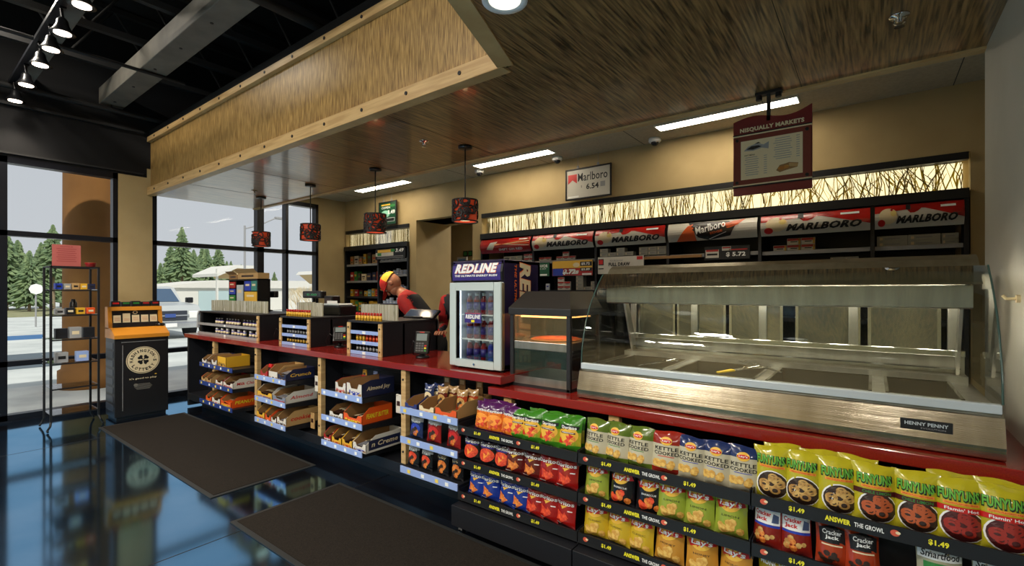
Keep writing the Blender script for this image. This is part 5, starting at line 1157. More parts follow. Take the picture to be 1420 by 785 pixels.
# curved header signs
SRED = mat('sign_red', (188, 30, 20), .25, noise=(5, (150, 22, 16), .4, .6), spec=.7); SWH = mat('sign_white', (204, 200, 188), .3); SCH = mat('sign_charcoal', (34, 30, 28), .3); SOR = mat('sign_orange', (216, 92, 36), .3)
def curved_sign(x0, x1, kind, lab):
    w_ = x1-x0-.03; cx = (x0+x1)/2; z0, z1 = 1.965, 2.155
    def F(a, b, e=0):      # b from 0 to .19
        q = b/.19; y = 5.03-.06*math.sin(math.pi*min(max(q*.8+.1, 0), 1))-e
        return Vector((cx+a, y, z0+b))
    t = MB(); t.curv = True
    base = {'m': SWH, 's': SRED, 'e': SWH}[kind]
    t.rect(0, .095, w_, .19, base, F, 6, 8)
    for s in (-1, 1): t.add([F(s*w_/2, .19*i/8) for i in range(9)]+[Vector((cx+s*w_/2, 5.035, z1)), Vector((cx+s*w_/2, 5.035, z0))], [tuple(range(11))], BLKP)
    E1 = lambda a, b: F(a, b, .002); E2 = lambda a, b: F(a, b, .004); E3 = lambda a, b: F(a, b, .006)
    def strip(top):        # columns so the shape follows the curve
        for i in range(24):
            a0 = -w_/2+w_*i/24; a1 = a0+w_/24; b0, b1 = top(a0/w_), top(a1/w_)
            for k in range(4):
                f0, f1 = k/4, (k+1)/4
                t.add([E1(a0, b0+(.19-b0)*f0), E1(a1, b1+(.19-b1)*f0), E1(a1, b1+(.19-b1)*f1), E1(a0, b0+(.19-b0)*f1)], [(0, 1, 2, 3)], SRED)
    if kind == 'm':
        def top(q):
            if q < -.12: return .19-.02*min(1, (-.12-q)*3)-.045
            if q < -.02: return .115+.0*q
            if q < .05: return .115+(q+.02)/.07*.04
            return .155-(q-.05)*.22
        strip(top)
        t.disc(-w_*.34, .10, w_*.22, .13, CREAM, E2, rings=3); t.disc(-w_*.28, .12, w_*.07, .05, mat('pale_gold_print', (224, 200, 120), .5), E3); t.disc(-w_*.42, .045, w_*.09, .055, REDP, E3); t.rect(-w_*.11, .165, w_*.05, .045, BLKP, E3); t.disc(-w_*.3, .15, w_*.03, .02, REDP, E3)
        t.text('MARLBORO', w_*.09, .065, w_*.68, .062, BLKP, E3, .05, .35); t.rect(w_*.33, .155, w_*.16, .018, WHITE, E3)
    elif kind == 's':
        for k in range(4): t.poly([(-w_*.2, .10+.008*k), (w_*.48, .165-.028*k), (w_*.48, .158-.028*k), (-w_*.2, .094+.008*k)], CREAM if k % 2 else ORP, E2)
        t.poly([(-w_*.36, .05), (-w_*.24, .04), (-w_*.14, .15), (-w_*.28, .14)], SWH, E2); t.text('SHIFT ON RED', w_*.12, .042, w_*.46, .028, WHITE, E2, .02); t.rect(w_*.36, .165, w_*.16, .015, WHITE, E2)
    else:
        t.poly([(-w_*.40, .0), (-w_*.16, .0), (-w_*.2, .17), (-w_*.26, .15)], SOR, E2); t.poly([(w_*.1, .15), (w_*.38, .185), (w_*.3, .13), (w_*.2, .1)], SOR, E2)
        t.poly([(-w_*.26, .19), (w_*.2, .175), (w_*.28, .13), (w_*.22, .03), (-w_*.02, .0), (-w_*.14, .03)], SCH, E2)
        t.text('Marlboro', .0, .125, w_*.34, .075, WHITE, E3, .02, .1, rot=.22); t.text('EDGE', w_*.07, .072, w_*.14, .022, SOR, E3, .03, rot=.2); t.poly([(-w_*.02, .01), (w_*.18, .07), (w_*.18, .065), (-w_*.01, .006)], WHITE, E3)
    t.curv = False; o = t.build('header_sign', mr, recalc=False); o['label'] = lab
for i, (k, lb) in enumerate([('s', 'red curved header with white wedge'), ('m', 'red and white curved header'), ('m', 'red and white curved header'), ('e', 'white curved header with charcoal pack picture'), ('m', 'red and white curved header'), ('m', 'red and white curved header')]):
    curved_sign(DV[i], DV[i+1], k, lb)
# flat banners on the shelves
def banner(x0, x1, z0, z1, fn, lab, y=5.0):
    m = MB(); m.box(x0, x1, y, y+.012, z0, z1, BLKP, .002); cx, cz = (x0+x1)/2, (z0+z1)/2
    fn(m, lambda e: front(cx, y-.0008-e, cz), x1-x0, z1-z0); tag(m.build('shelf_banner'), lab, 'sign')
def b1(m, F, w_, h_):
    m.rect(0, h_*.25, w_*.98, h_*.48, GOLD, F(0)); m.rect(0, -h_*.24, w_*.98, h_*.48, SRED, F(0)); m.rect(-w_*.35, -h_*.24, w_*.26, h_*.46, BLUEP, F(.001)); m.rect(w_*.34, h_*.26, w_*.28, h_*.28, BLKP, F(.001)); m.rect(w_*.34, -h_*.1, w_*.28, h_*.2, BLKP, F(.001))
    m.text('$5.72', w_*.33, h_*.26, w_*.2, h_*.18, WHITE, F(.002), .04); m.text('$3.89', w_*.33, -h_*.1, w_*.2, h_*.14, WHITE, F(.002), .04); m.text('$.72s', -w_*.03, -h_*.24, w_*.4, h_*.36, WHITE, F(.002), .08, .2); m.disc(-w_*.0+.06, h_*.2, w_*.16, h_*.3, CREAM, F(.001)); m.rect(w_*.36, -h_*.4, w_*.22, h_*.12, WHITE, F(.002))
def b2_(m, F, w_, h_):
    m.rect(0, 0, w_*.98, h_*.96, SWH, F(0)); m.rect(-w_*.42, h_*.2, w_*.12, h_*.36, BLKP, F(.001)); m.rect(-w_*.42, h_*.2, w_*.09, h_*.26, REDP, F(.002)); m.rect(w_*.41, h_*.36, w_*.12, h_*.18, REDP, F(.001)); m.text('FOURDRAW', -w_*.08, h_*.26, w_*.28, h_*.1, GREYP, F(.002), .03); m.text('FULL DRAW', -w_*.02, 0.01, w_*.46, h_*.2, BLKP, F(.002), .045); m.rect(-w_*.42, -h_*.18, w_*.12, h_*.06, BLKP, F(.001))
def b3(m, F, w_, h_):
    m.rect(0, 0, w_*.98, h_*.96, mat('deep_green_print', (24, 92, 60), .4), F(0)); m.text('FLAVOR', 0, h_*.25, w_*.8, h_*.22, WHITE, F(.001), .04); m.text('5 LB. BUY', 0, h_*.05, w_*.6, h_*.1, WHITE, F(.001)); m.rect(0, -h_*.38, w_*.7, h_*.12, WHITE, F(.001))
banner(-3.16, -2.60, 1.635, 1.82, b1, 'yellow and red price banner on the cigarette rack behind the glass warmer')
banner(-2.54, -1.98, 1.645, 1.845, b2_, 'white banner reading full draw above the left end of the food case')
banner(-3.42, -3.20, 1.635, 1.81, b3, 'dark green banner beside the violet cooler top')
def b4(m, F, w_, h_): m.text('$ 5.72', w_*.2, -h_*.15, w_*.42, h_*.35, WHITE, F(0), .04); m.rect(-w_*.32, -h_*.05, w_*.3, h_*.6, SWH, F(0)); m.rect(-w_*.32, h_*.18, w_*.28, h_*.14, REDP, F(.001)); m.rect(w_*.0, h_*.3, w_*.2, h_*.3, SWH, F(0)); m.rect(0, h_*.36, w_*.18, h_*.1, REDP, F(.001)); m.rect(-w_*.32, -h_*.1, w_*.24, h_*.14, BLKP, F(.001)); m.rect(w_*.25, h_*.2, w_*.4, h_*.08, REDP, F(0))
banner(-1.36, -.94, 1.765, 1.90, b4, 'black price strip with small pack pictures right of the full draw banner', 5.03)
m = MB(); m.box(-2.0, -1.38, 5.0, 5.02, 1.795, 1.825, CARD, .002); tag(m.build('wooden_rail'), 'tan rail along the shelf right of the full draw banner', 'rail')
# cartons and packs
PKW = mat('grey_white_carton', (176, 174, 160), .5); PKR = mat('red_white_pack', (188, 40, 34), .45); PKY = mat('yellow_pack_edge', (220, 176, 60), .5); PKB = mat('pale_blue_carton', (190, 200, 214), .5)
_pk = {}
def pack(kind, x, y, z, lab, grp, cat='cigarette pack'):
    if kind not in _pk:
        m = MB(); L, H, D = {'c': (.20, .046, .09), 'p': (.088, .054, .022), 'r': (.088, .054, .022), 'y': (.11, .06, .05), 'g': (.10, .045, .08), 'v': (.055, .085, .022)}[kind]
        mt = {'c': PKW, 'p': PKW, 'r': SWH, 'y': SWH, 'g': PKW, 'v': PKB}[kind]; m.box(-L/2, L/2, 0, D, 0, H, mt, .0015)
        F = front(0, -.0006, H/2)
        if kind in 'ry': m.rect(0, H*.28, L*.96, H*.36, PKR, F); m.rect(0, -H*.05, L*.5, H*.14, BLKP, F)
        if kind == 'y': m.rect(L*.4, 0, L*.14, H*.9, PKY, F)
        if kind in 'cpg': m.rect(0, 0, L*.5, H*.18, GREYP, F); m.rect(-L*.36, 0, L*.1, H*.5, CREAM, F)
        if kind == 'v': m.rect(0, H*.1, L*.6, H*.2, BLUEP, F)
        o = m.build('cigarette_carton' if kind in 'cg' else 'cigarette_pack'); _pk[kind] = (o, L, H)
    else: o = _pk[kind][0].copy(); COL.objects.link(o)
    o.location = (x, y, z); tag(o, lab, cat, grp); return o
def stack(kind, x0, z0, cols, rows, lab, y=5.10, gap=.003):
    _ = kind in _pk
    L, H = {'c': (.20, .046), 'p': (.088, .054), 'r': (.088, .054), 'y': (.11, .06), 'g': (.10, .045), 'v': (.055, .085)}[kind]
    for c in range(cols):
        n = rows[c] if isinstance(rows, (list, tuple)) else rows
        for r in range(n): pack(kind, x0+L/2+c*(L+gap), y, z0+r*(H+.001), lab, lab, 'carton' if kind in 'cg' else 'cigarette pack')
stack('c', .03, 1.821, 2, [2, 2], 'grey white carton stacked on the upper shelf of the rightmost rack cell'); stack('g', .44, 1.821, 1, [2], 'short grey carton at the right end of the rightmost rack cell')
stack('y', -.75, 1.821, 3, [1, 2, 2], 'red white and yellow pack on the upper shelf under the fifth header'); stack('r', -.78, 1.662, 4, 1, 'red topped pack on the second shelf under the fifth header'); stack('g', -.30, 1.662, 2, 2, 'grey white carton on the second shelf under the fifth header'); stack('g', .18, 1.662, 1, 1, 'lone small carton on the second shelf of the rightmost rack cell')
stack('g', -2.53, 1.85, 4, [2, 1, 2, 1], 'grey white carton above the full draw banner', y=5.04); stack('g', -2.08, 1.85, 3, [2, 2, 2], 'grey white carton right of the ones above the full draw banner', y=5.10)
stack('r', -3.16, 1.831, 3, [1, 2, 1], 'red topped pack above the yellow price banner'); stack('r', -3.42, 1.831, 2, 1, 'red topped pack above the green banner'); stack('g', -4.0, 1.831, 3, 2, 'grey white carton under the leftmost header sign'); stack('r', -3.66, 1.831, 2, 2, 'red topped pack under the leftmost header sign')
stack('r', -3.14, 1.461, 2, [3, 2], 'red topped pack stacked behind the glass warmer'); stack('g', -2.88, 1.461, 2, [4, 1], 'grey white carton stacked behind the glass warmer'); stack('p', -2.68, 1.461, 1, [2], 'small grey pack behind the glass warmer at the rack divider'); stack('v', -3.32, 1.461, 1, 1, 'single pale upright pack on the shelf behind the glass warmer')
stack('g', -1.95, 1.66-.2, 2, 2, 'grey white carton on the lower shelf right of the full draw banner')
# left niche rack
lr = rack('tobacco_rack', -7.56, -5.86, [-7.56, -6.62, -5.87], [(-7.56, -6.62, [1.92, 1.63, 1.36, 1.10, .8, .5]), (-6.62, -5.87, [1.96, 1.72, 1.48, 1.24, .95, .6])], 'black tobacco shelf rack in the left niche behind the cashier')
m = MB(); m.box(-6.66, -5.90, 5.0, 5.03, 1.975, 2.15, BLKP, .004); F = lambda e: front(-6.28, 4.999-e, 2.06)
m.rect(-.12, .05, .4, .05, GOLD, F(0)); m.rect(-.14, 0, .46, .06, SWH, F(0)); m.rect(-.27, 0, .1, .045, GREENP, F(.001)); m.text('3.49', .24, .05, .2, .06, WHITE, F(.001), .04, .2); m.disc(.07, .055, .11, .05, GREENP, F(.001)); m.rect(0, -.04, .66, .008, GREYP, F(0)); m.rect(.0, -.065, .66, .008, GREYP, F(0))
o = m.build('header_sign', lr); o['label'] = 'black header sign with price three forty nine'
colset = [RCARD, YEL, TANC, BROWN, WCARD, mat('pale_teal_card', (130, 180, 176), .5), ORG, GREENP, NAVY, CREAM]
cn_ = ['dark red', 'yellow', 'tan', 'dark brown', 'cream white', 'pale teal', 'orange', 'green', 'navy', 'ivory']
rr = random.Random(21); _tin = {}
for zi, z in enumerate([1.92, 1.63, 1.36, 1.10]):
    x = -7.50
    while x < -6.70:
        k = rr.randrange(10); w_ = rr.uniform(.07, .12); h_ = rr.uniform(.12, .2) if zi != 2 else rr.uniform(.09, .14)
        if zi == 0: k = rr.choice([0, 1, 2, 3, 4, 2])
        if zi == 3: k = rr.choice([1, 7, 3, 1])
        m = MB(); m.box(x, x+w_, 5.09, 5.2, z+.001, z+h_, colset[k], .003); m.rect(0, 0, w_*.7, h_*.2, colset[(k+4) % 10], front(x+w_/2, 5.089, z+h_*.6)); m.rect(0, 0, w_*.5, h_*.1, BLKP, front(x+w_/2, 5.089, z+h_*.3))
        lab = '%s tobacco box on the %s shelf of the left niche' % (cn_[k], ['top', 'second', 'third', 'fourth'][zi])
        tag(m.build('tobacco_box'), lab, 'box', lab); x += w_+rr.uniform(.008, .05)
def can():
    m = MB(); m.lathe([(.033, 0), (.034, .003), (.034, .022), (.033, .025)], (0, 0, 0), WHITE, 16); m.lathe([(.0345, .006), (.0345, .018)], (0, 0, 0), RAIL, 16); return m.build('snuff_tin')
c0_ = can(); fst = True
for zi, z in enumerate([1.72, 1.48, 1.24]):
    for i in range(8):
        for k in range(rr.choice([2, 3, 4])):
            o = c0_ if fst else c0_.copy()
            if not fst: COL.objects.link(o)
            fst = False; o.location = (-6.56+.088*i, 5.12, z+.001+.026*k); tag(o, 'round white snuff tin stacked on the %s right shelf of the left niche' % ['upper', 'middle', 'lower'][zi], 'tin', 'snuff tins %d' % zi)
for i in range(7):
    m = MB(); m.box(-6.57+.10*i, -6.49+.10*i, 5.04, 5.044, 1.965, 1.995, WHITE); tag(m.build('price_card'), 'white price card standing under the header of the left niche', 'price card', 'price cards in the left niche')
# framed signs hung over the displays
def hung(x0, x1, z0, z1, y, fn, lab):
    t = thing('hanging_sign', lab, 'sign', (0, 0, 0))
    m = MB(); fw = .018
    m.box(x0, x0+fw, y, y+.02, z0, z1, BLKP, .002); m.box(x1-fw, x1, y, y+.02, z0, z1, BLKP, .002); m.box(x0, x1, y, y+.02, z1-fw, z1, BLKP, .002); m.box(x0, x1, y, y+.02, z0, z0+fw, BLKP, .002); m.build('frame', t)
    m = MB(); m.box(x0+.01, x1-.01, y+.008, y+.016, z0+.01, z1-.01, SWH); cx, cz = (x0+x1)/2, (z0+z1)/2; fn(m, lambda e: front(cx, y+.0072-e, cz), x1-x0, z1-z0); m.build('sign_face', t)
    for x in (x0+(x1-x0)*.28, x0+(x1-x0)*.72):
        m = MB(); m.cyl((x, y+.01, z1), (x, y+.01, 3.06), .002, GREYP, n=6); m.box(x-.012, x+.012, y, y+.02, z1-.002, z1+.03, GREYP, .002); m.build('hanger', t)
def mfn(m, F, w_, h_):
    m.poly([(-w_*.44, h_*.02), (-w_*.44, h_*.32), (-w_*.24, h_*.32), (-w_*.24, h_*.02), (-w_*.34, h_*.14)], REDP, F(0)); m.text('Marlboro', w_*.1, h_*.2, w_*.64, h_*.26, BLKP, F(0), .01); m.text('6.54', w_*.1, -h_*.12, w_*.27, h_*.18, BLKP, F(0), .03); m.rect(w_*.32, -h_*.1, w_*.1, h_*.16, GREYP, F(0)); m.text('$', -w_*.14, -h_*.1, .014, .03, BLKP, F(0)); m.rect(-w_*.32, -h_*.4, w_*.24, h_*.05, WHITE, F(0))
hung(-2.96, -2.36, 2.52+.02, 2.91, 4.98, mfn, 'black framed white sign with red chevron and price hanging over the lit reeds')
def gfn(m, F, w_, h_):
    m.rect(0, 0, w_*.94, h_*.94, mat('forest_green_print', (20, 74, 48), .3), F(0)); m.disc(-w_*.12, -h_*.02, w_*.5, h_*.3, mat('aqua_print', (150, 214, 190), .4), F(.001)); m.rect(-w_*.1, h_*.36, w_*.5, h_*.06, GOLD, F(.001)); m.text('COPEN', -w_*.1, h_*.24, w_*.5, h_*.09, WHITE, F(.001), .03)
    m.text('3.49', w_*.22, h_*.04, w_*.4, h_*.17, WHITE, F(.002), .04); m.rect(0, -h_*.28, w_*.8, h_*.16, WHITE, F(.001)); m.rect(0, -h_*.28, w_*.77, h_*.13, BLKP, F(.002)); m.disc(w_*.28, h_*.3, w_*.3, h_*.12, GREENP, F(.001))
hung(-6.55, -6.10, 2.53, 2.92, 4.98, gfn, 'dark green framed price sign hanging over the left niche')
# things in the room behind the doorway
t = thing('storage_shelf', 'dark shelf of boxes seen through the doorway', 'shelf', (-5.0, 7.2, 0))
XL = (ratio(628)*7.3); XR = ratio(651)*7.3
m = MB(); 
for z in (1.35, 1.62, 1.9): m.box(XL+5-.5, XR+5+.1, -.1, .35, z-.02, z, RKB)
m.box(XL+5-.5, XL+5-.46, -.1, .35, 0, 2.1, RKB); m.box(XR+5.06, XR+5.1, -.1, .35, 0, 1.9, RKB); m.build('shelves', t)
for i, (u, z, c) in enumerate([(629, 1.92, GREYP), (629, 1.64, TANC), (636, 1.92, WCARD), (643, 1.64, CARD), (633, 1.37, TANC), (646, 1.37, GREYP)]):
    x = ratio(u)*7.2; m = MB(); m.box(x-.05, x+.06, 7.12, 7.3, z, z+.13, c, .004); tag(m.build('storage_box'), '%s box on the dark shelf beyond the doorway, %s' % ({0: 'grey', 1: 'tan', 2: 'white', 3: 'brown', 4: 'tan', 5: 'grey'}[i], ['top left', 'middle left', 'top right', 'middle right', 'low left', 'low right'][i]), 'box')
x = ratio(640)*7.05; m = MB(); m.box(x-.13, x+.13, 7.05, 7.08, 1.93, 2.14, SWH); m.rect(0, 0, .2, .13, mat('sky_picture', (110, 150, 190), .5), front(x, 7.049, 2.04)); tag(m.build('wall_notice'), 'white and blue notice board in the doorway', 'notice')
for i, u in enumerate((645, 652)):
    x = ratio(u)*7.59; m = MB(); m.box(x-.06, x+.06, 7.585, 7.598, 2.2, 2.32, BLKP); m.rect(0, 0, .09, .08, GREENP, front(x, 7.584, 2.26)); tag(m.build('wall_switch'), 'small dark and green box on the wall beyond the doorway, %s' % ['left', 'right'][i], 'wall box')

# ================================================================== HANGING MENU SIGN
t = thing('menu_sign', 'dark red hanging menu sign with wavy top over the food case', 'sign', (0, 0, 0))
MRED = mat('dark_red_board', (112, 20, 26), .4); MBR = mat('brick_brown_board', (116, 44, 30), .5)
sx0, sx1, sy = -.73, -.29, 3.38
top = [(sx0+(sx1-sx0)*i/16, 2.555+.022*math.sin(math.pi*2*i/16)+(.03*(i/16)**3)) for i in range(17)]
m = MB(); m.prism([(sx0, 2.075), (sx1, 2.075)]+top[::-1], 'y', sy, sy+.02, MRED)
m.text('NISQUALLY MARKETS', (0), 0, .36, .032, CREAM, plane(((sx0+sx1)/2, sy-.001, 2.492), (1, 0, 0), (0, 0, 1)), .05); m.build('board', t)
m = MB(); m.box(sx0+.006, sx1-.004, sy-.012, sy, 2.135, 2.455, MBR, .002); m.box(sx0, sx1, sy-.016, sy, 2.452, 2.459, CREAM); m.box(sx0, sx1, sy-.016, sy, 2.132, 2.139, CREAM); m.box(sx0, sx1, sy-.01, sy, 2.46, 2.468, BLKP); m.box(sx0, sx1, sy-.01, sy, 2.124, 2.131, BLKP)
for x in (sx0+.025, sx1-.025):
    for z in (2.155, 2.43): m.cyl((x, sy-.012, z), (x, sy-.02, z), .010, BLKP, n=12)
m.build('backing', t)
m = MB(); F = front((sx0+sx1)/2, sy-.0145, 2.295); m.rect(0, 0, .345, .25, CREAM, front((sx0+sx1)/2, sy-.0135, 2.295)); 
m.poly([(-.155, .06), (-.13, .085), (-.08, .10), (-.04, .085), (-.01, .10), (-.012, .055), (-.05, .066), (-.1, .055)], GREYP, F); F1 = front((sx0+sx1)/2, sy-.0152, 2.295); m.poly([(-.14, .068), (-.11, .085), (-.07, .085), (-.05, .075), (-.1, .062)], BLKP, F1); m.poly([(-.09, .098), (-.07, .106), (-.055, .096)], BLKP, F1)
for r in range(9): m.rect(-.11+.002*(r % 3), .015-.014*r, .07+.01*(r % 2), .004, GREYP, F); m.rect(-.03, .015-.014*r, .018, .004, GREYP, F)
m.text('HOT MENU', -.12, .03, .06, .009, BLKP, F, .02)
for r in range(10): m.rect(.065+.003*(r % 2), .108-.014*r, .08+.01*(r % 3), .004, GREYP, F); m.rect(.148, .108-.014*r, .018, .004, GREYP, F)
m.poly([(.03, -.09), (.05, -.06), (.08, -.055), (.10, -.05), (.15, -.06), (.145, -.085), (.09, -.095), (.05, -.105)], CARD, F); m.disc(.06, -.08, .04, .022, FRY, F1); m.disc(.085, -.075, .035, .02, FRY, F1); m.poly([(.10, -.055), (.15, -.064), (.143, -.082), (.1, -.075)], TANC, F1); m.build('menu_panel', t)
m = MB(); m.box(-.535, -.515, sy-.0, sy+.02, 2.53, 2.70, BLKP); m.box(-.60, -.45, sy-.015, sy+.035, 2.698, 2.716, BLKP, .002)
for x in (-.58, -.47): m.cyl((x, sy+.01, 2.67), (x, sy+.01, 2.70), .018, BLKP, n=10)
m.build('bracket', t)

# ================================================================== LOTTERY STAND
LB = mat('lottery_black', (24, 24, 26), .4); LYW = mat('lottery_amber', (204, 132, 34), .4)
lx1, lx0, ly0, ly1 = -6.74, -7.09, 1.565, 2.075
t = thing('lottery_stand', 'black and amber lottery play station with round clover emblem', 'lottery stand', (0, 0, 0))
m = MB(); m.box(lx0, lx1, ly0, ly1, .03, .93, LB, .006); m.box(lx0+.02, lx1-.02, ly0+.02, ly1-.02, 0, .03, BLKP)
for k in range(8): m.box(lx0+.02, lx1-.05, ly0-.004, ly0, .10+.10*k, .17+.10*k, mat('slate_louver', (58, 64, 74), .4), .001)
m.box(lx1, lx1+.003, ly0+.07, ly0+.074, .1, .84, GREYP); m.box(lx1, lx1+.004, ly0+.06, ly1-.03, .87, .875, GREYP)
cyc, czc = ly0+.262, .655
FX = lambda e, a0=cyc, b0=czc: sideX(lx1+.0008+e, a0, b0)
m.disc(0, 0, .32, .31, CREAM, FX(0), n=36); m.disc(0, 0, .305, .295, BLKP, FX(.0008), n=36); m.disc(0, 0, .295, .285, CREAM, FX(.0016), n=36)
for s, arc, n0 in (("WASHINGTON'S", 1, 0), ('LOTTERY', -1, 0)):
    L = len(s)
    for i, ch in enumerate(s):
        if arc > 0: th = math.pi*1.03-(math.pi*1.06)*i/(L-1)
        else: th = -math.pi*.80+(math.pi*.60)*i/(L-1)
        r = .112; rot = th-math.pi/2 if arc > 0 else th+math.pi/2
        m.text(ch, r*math.cos(th), r*.97*math.sin(th), .008 if ch in "'" else (.010 if ch == 'I' else .026), .034 if ch != "'" else .012, BLKP, FX(.0024), .04, rot=rot)
for k in range(4):       # four leaf clover
    th = math.pi/4+k*math.pi/2; cx, cz = .03*math.cos(th), .005+.03*math.sin(th)
    for q in (-.35, .35): m.disc(cx+.016*math.cos(th+q*2.2), cz+.016*math.sin(th+q*2.2), .032, .032, BLKP, FX(.0024), n=14)
    m.poly([(0, .005), (cx+.018*math.cos(th+1.2), cz+.018*math.sin(th+1.2)), (cx+.018*math.cos(th), cz+.018*math.sin(th)), (cx+.018*math.cos(th-1.2), cz+.018*math.sin(th-1.2))], BLKP, FX(.0026))
m.poly([(0, 0), (.008, -.03), (.022, -.055), (.030, -.052), (.016, -.028), (.006, 0)], BLKP, FX(.0028))
m.text("it's good to play", 0, -.21, .26, .026, CREAM, FX(.0004), .01); m.disc(.12, -.175, .022, .010, GOLD, FX(.0004))
for r in range(5): m.rect(0, -.275-.014*r, .17-.02*abs(r-2), .007, mat('dim_print', (110, 106, 98), .6), FX(.0004))
m.disc(-.07, -.28, .04, .035, mat('dim_print', (110, 106, 98), .6), FX(.0008)); m.build('cabinet', t)
m = MB()    # amber desk and upright surround
m.prism([(lx1+.02, .915), (lx1+.02, .955), (lx0+.22, 1.03), (lx0, 1.03), (lx0, .915)], 'y', ly0-.006, ly1+.006, LYW)
for y in (ly0-.006, ly1-.03): m.prism([(lx0+.14, 1.02), (lx0+.10, 1.27), (lx0, 1.27), (lx0, 1.02)], 'y', y, y+.036, LYW)
m.prism([(lx0+.115, 1.225), (lx0+.10, 1.27), (lx0, 1.27), (lx0, 1.225)], 'y', ly0, ly1, LYW); m.build('surround', t)
m = MB(); m.prism([(lx0+.09, 1.03), (lx0+.075, 1.225), (lx0+.01, 1.225), (lx0+.01, 1.03)], 'y', ly0+.03, ly1-.03, LB); m.box(lx0+.09, lx0+.15, ly0+.03, ly1-.03, 1.03, 1.085, LB, .004); m.disc(0, 0, .05, .04, CREAM, sideX(lx0+.085, (ly0+ly1)/2, 1.20)); m.disc(0, 0, .03, .024, BLKP, sideX(lx0+.086, (ly0+ly1)/2, 1.20)); m.build('slip_rack', t)
m = MB(); m.T = Matrix.Translation((lx1-.1, 0, .998)) @ Matrix.Rotation(.33, 4, 'Y'); m.box(-.05, .07, ly0+.04, ly1-.04, -.012, -.008, LB); m.box(-.04, .05, ly0+.05, ly0+.18, -.008, -.006, WHITE); m.box(-.02, .03, ly0+.06, ly0+.14, -.006, -.0055, REDP); m.build('desk_inlay', t)
for i in range(5):
    y = ly0+.045+.088*i; m = MB(); m.prism([(lx0+.115, 1.075), (lx0+.10, 1.17+.02*(i == 1)), (lx0+.095, 1.17+.02*(i == 1)), (lx0+.10, 1.075)], 'y', y, y+.07, CREAM)
    for r in range(3): m.rect(0, .015*r, .05, .004, mat('pink_print', (196, 120, 90), .5), plane((lx0+.114-.002*r, y+.035, 1.11), (0, 1, 0), (-.15, 0, 1)))
    tag(m.build('play_slips'), 'stack of cream play slips in the lottery stand, %s' % ORD[i].replace('fifth from left', 'rightmost'), 'paper slips', 'play slips in the lottery stand')
for i in range(5):
    y = ly0+.03+.096*i; m = MB(); m.box(lx0+.02, lx0+.09, y, y+.085, 1.271, 1.335-.01*(i % 2), BLKP, .004); m.rect(0, 0, .06, .02, [REDP, GREENP, GREENP, RCARD, RCARD][i], sideX(lx0+.0915, y+.042, 1.31))
    tag(m.build('brochure_holder'), 'small black brochure holder on top of the lottery stand, %s' % ORD[i].replace('fifth from left', 'rightmost'), 'brochure holder', 'holders on the lottery stand')
m = MB(); m.lathe([(.045, 0), (.05, .01), (.045, .03)], (0, 0, 0), BLK, 14); o = m.build('pen_cup'); o.location = (lx0+.17, ly1-.03, 1.033); tag(o, 'low black cup at the right end of the lottery desk', 'cup')

# ================================================================== GLASS SHELF STAND
t = thing('display_stand', 'tall thin black metal stand with glass shelves before the left window', 'display stand', (0, 0, 0))
rx0, rx1, ry0, ry1, rt = -7.09, -6.75, 1.05, 1.43, 1.715
m = MB()
for x in (rx0, rx1):
    for y in (ry0, ry1): m.box(x-.01, x+.01, y-.01, y+.01, .09, rt, BLKP, .002)
m.box(rx0, rx1, ry0-.01, ry0+.01, rt-.015, rt, BLKP); m.box(rx0, rx1, ry1-.01, ry1+.01, rt-.015, rt, BLKP); m.box(rx0-.01, rx0+.01, ry0, ry1, rt-.015, rt, BLKP); m.box(rx1-.01, rx1+.01, ry0, ry1, rt-.015, rt, BLKP)
m.build('frame', t)
for x in (rx0, rx1):
    for y, s in ((ry0, -1), (ry1, 1)):
        m = MB(); m.tube([(x, y, .10), (x+(.03 if x == rx1 else -.01), y+s*.01, .06), (x+(.02 if x == rx1 else -.01), y+s*.03, .02), (x+(.05 if x == rx1 else -.02), y+s*.03, .011)], .010, BLKP, 8); m.build('foot', t)
for z in (1.47, 1.205, .95, .70, .44, .17):
    m = MB(); m.box(rx0, rx1, ry0, ry1, z-.006, z, GLASS); m.box(rx1-.004, rx1+.004, ry0, ry1, z-.018, z-.006, BLKP); m.box(rx0-.004, rx0+.004, ry0, ry1, z-.018, z-.006, BLKP); m.build('glass_shelf', t)
m = MB()
for k in range(22): m.box(rx0-.003, rx0+.003, ry0-.016, ry0-.01, .32+.03*k, .322+.03*k, WHITE)
m.build('side_rungs', t)
rr = random.Random(4)
for si, (z, nm) in enumerate([(1.47, 'top'), (1.205, 'second'), (.95, 'third'), (.70, 'fourth')]):
    for i in range([5, 4, 3, 2][si]):
        y = ry0+.04+.33*i/[5, 4, 3, 2][si]; w_ = [.055, .07, .095, .10][si]; h_ = [.07, .065, .12, .12][si]*rr.uniform(.85, 1.1); c = [[BLUEP, GREYP, TANC, YEL, NAVY], [GREYP, DARK, YEL, ORG], [DARK, GREYP, DARK], [GREYP, RAIL]][si][i]
        m = MB(); m.box(rx1-.12, rx1-.03, y, y+w_, z+.001, z+h_, c, .003); m.rect(0, 0, w_*.6, h_*.3, CREAM if i % 2 else BLKP, sideX(rx1-.029, y+w_/2, z+h_*.5)); tag(m.build('boxed_item'), 'small boxed item on the %s glass shelf of the black stand, %s' % (nm, ORD[i]), 'box', 'items on the glass shelf stand')
m = MB(); m.lathe([(.03, 0), (.035, .02), (.03, .12), (.018, .14), (.018, .16)], (0, 0, 0), BLK, 14); o = m.build('vase'); o.location = (rx1-.15, ry0+.2, 1.206); tag(o, 'dark bottle shaped item behind the boxes on the second glass shelf', 'bottle')
t = thing('notice', 'pinkish red printed notice standing on top of the black stand', 'notice', (-6.92, 1.20, rt))
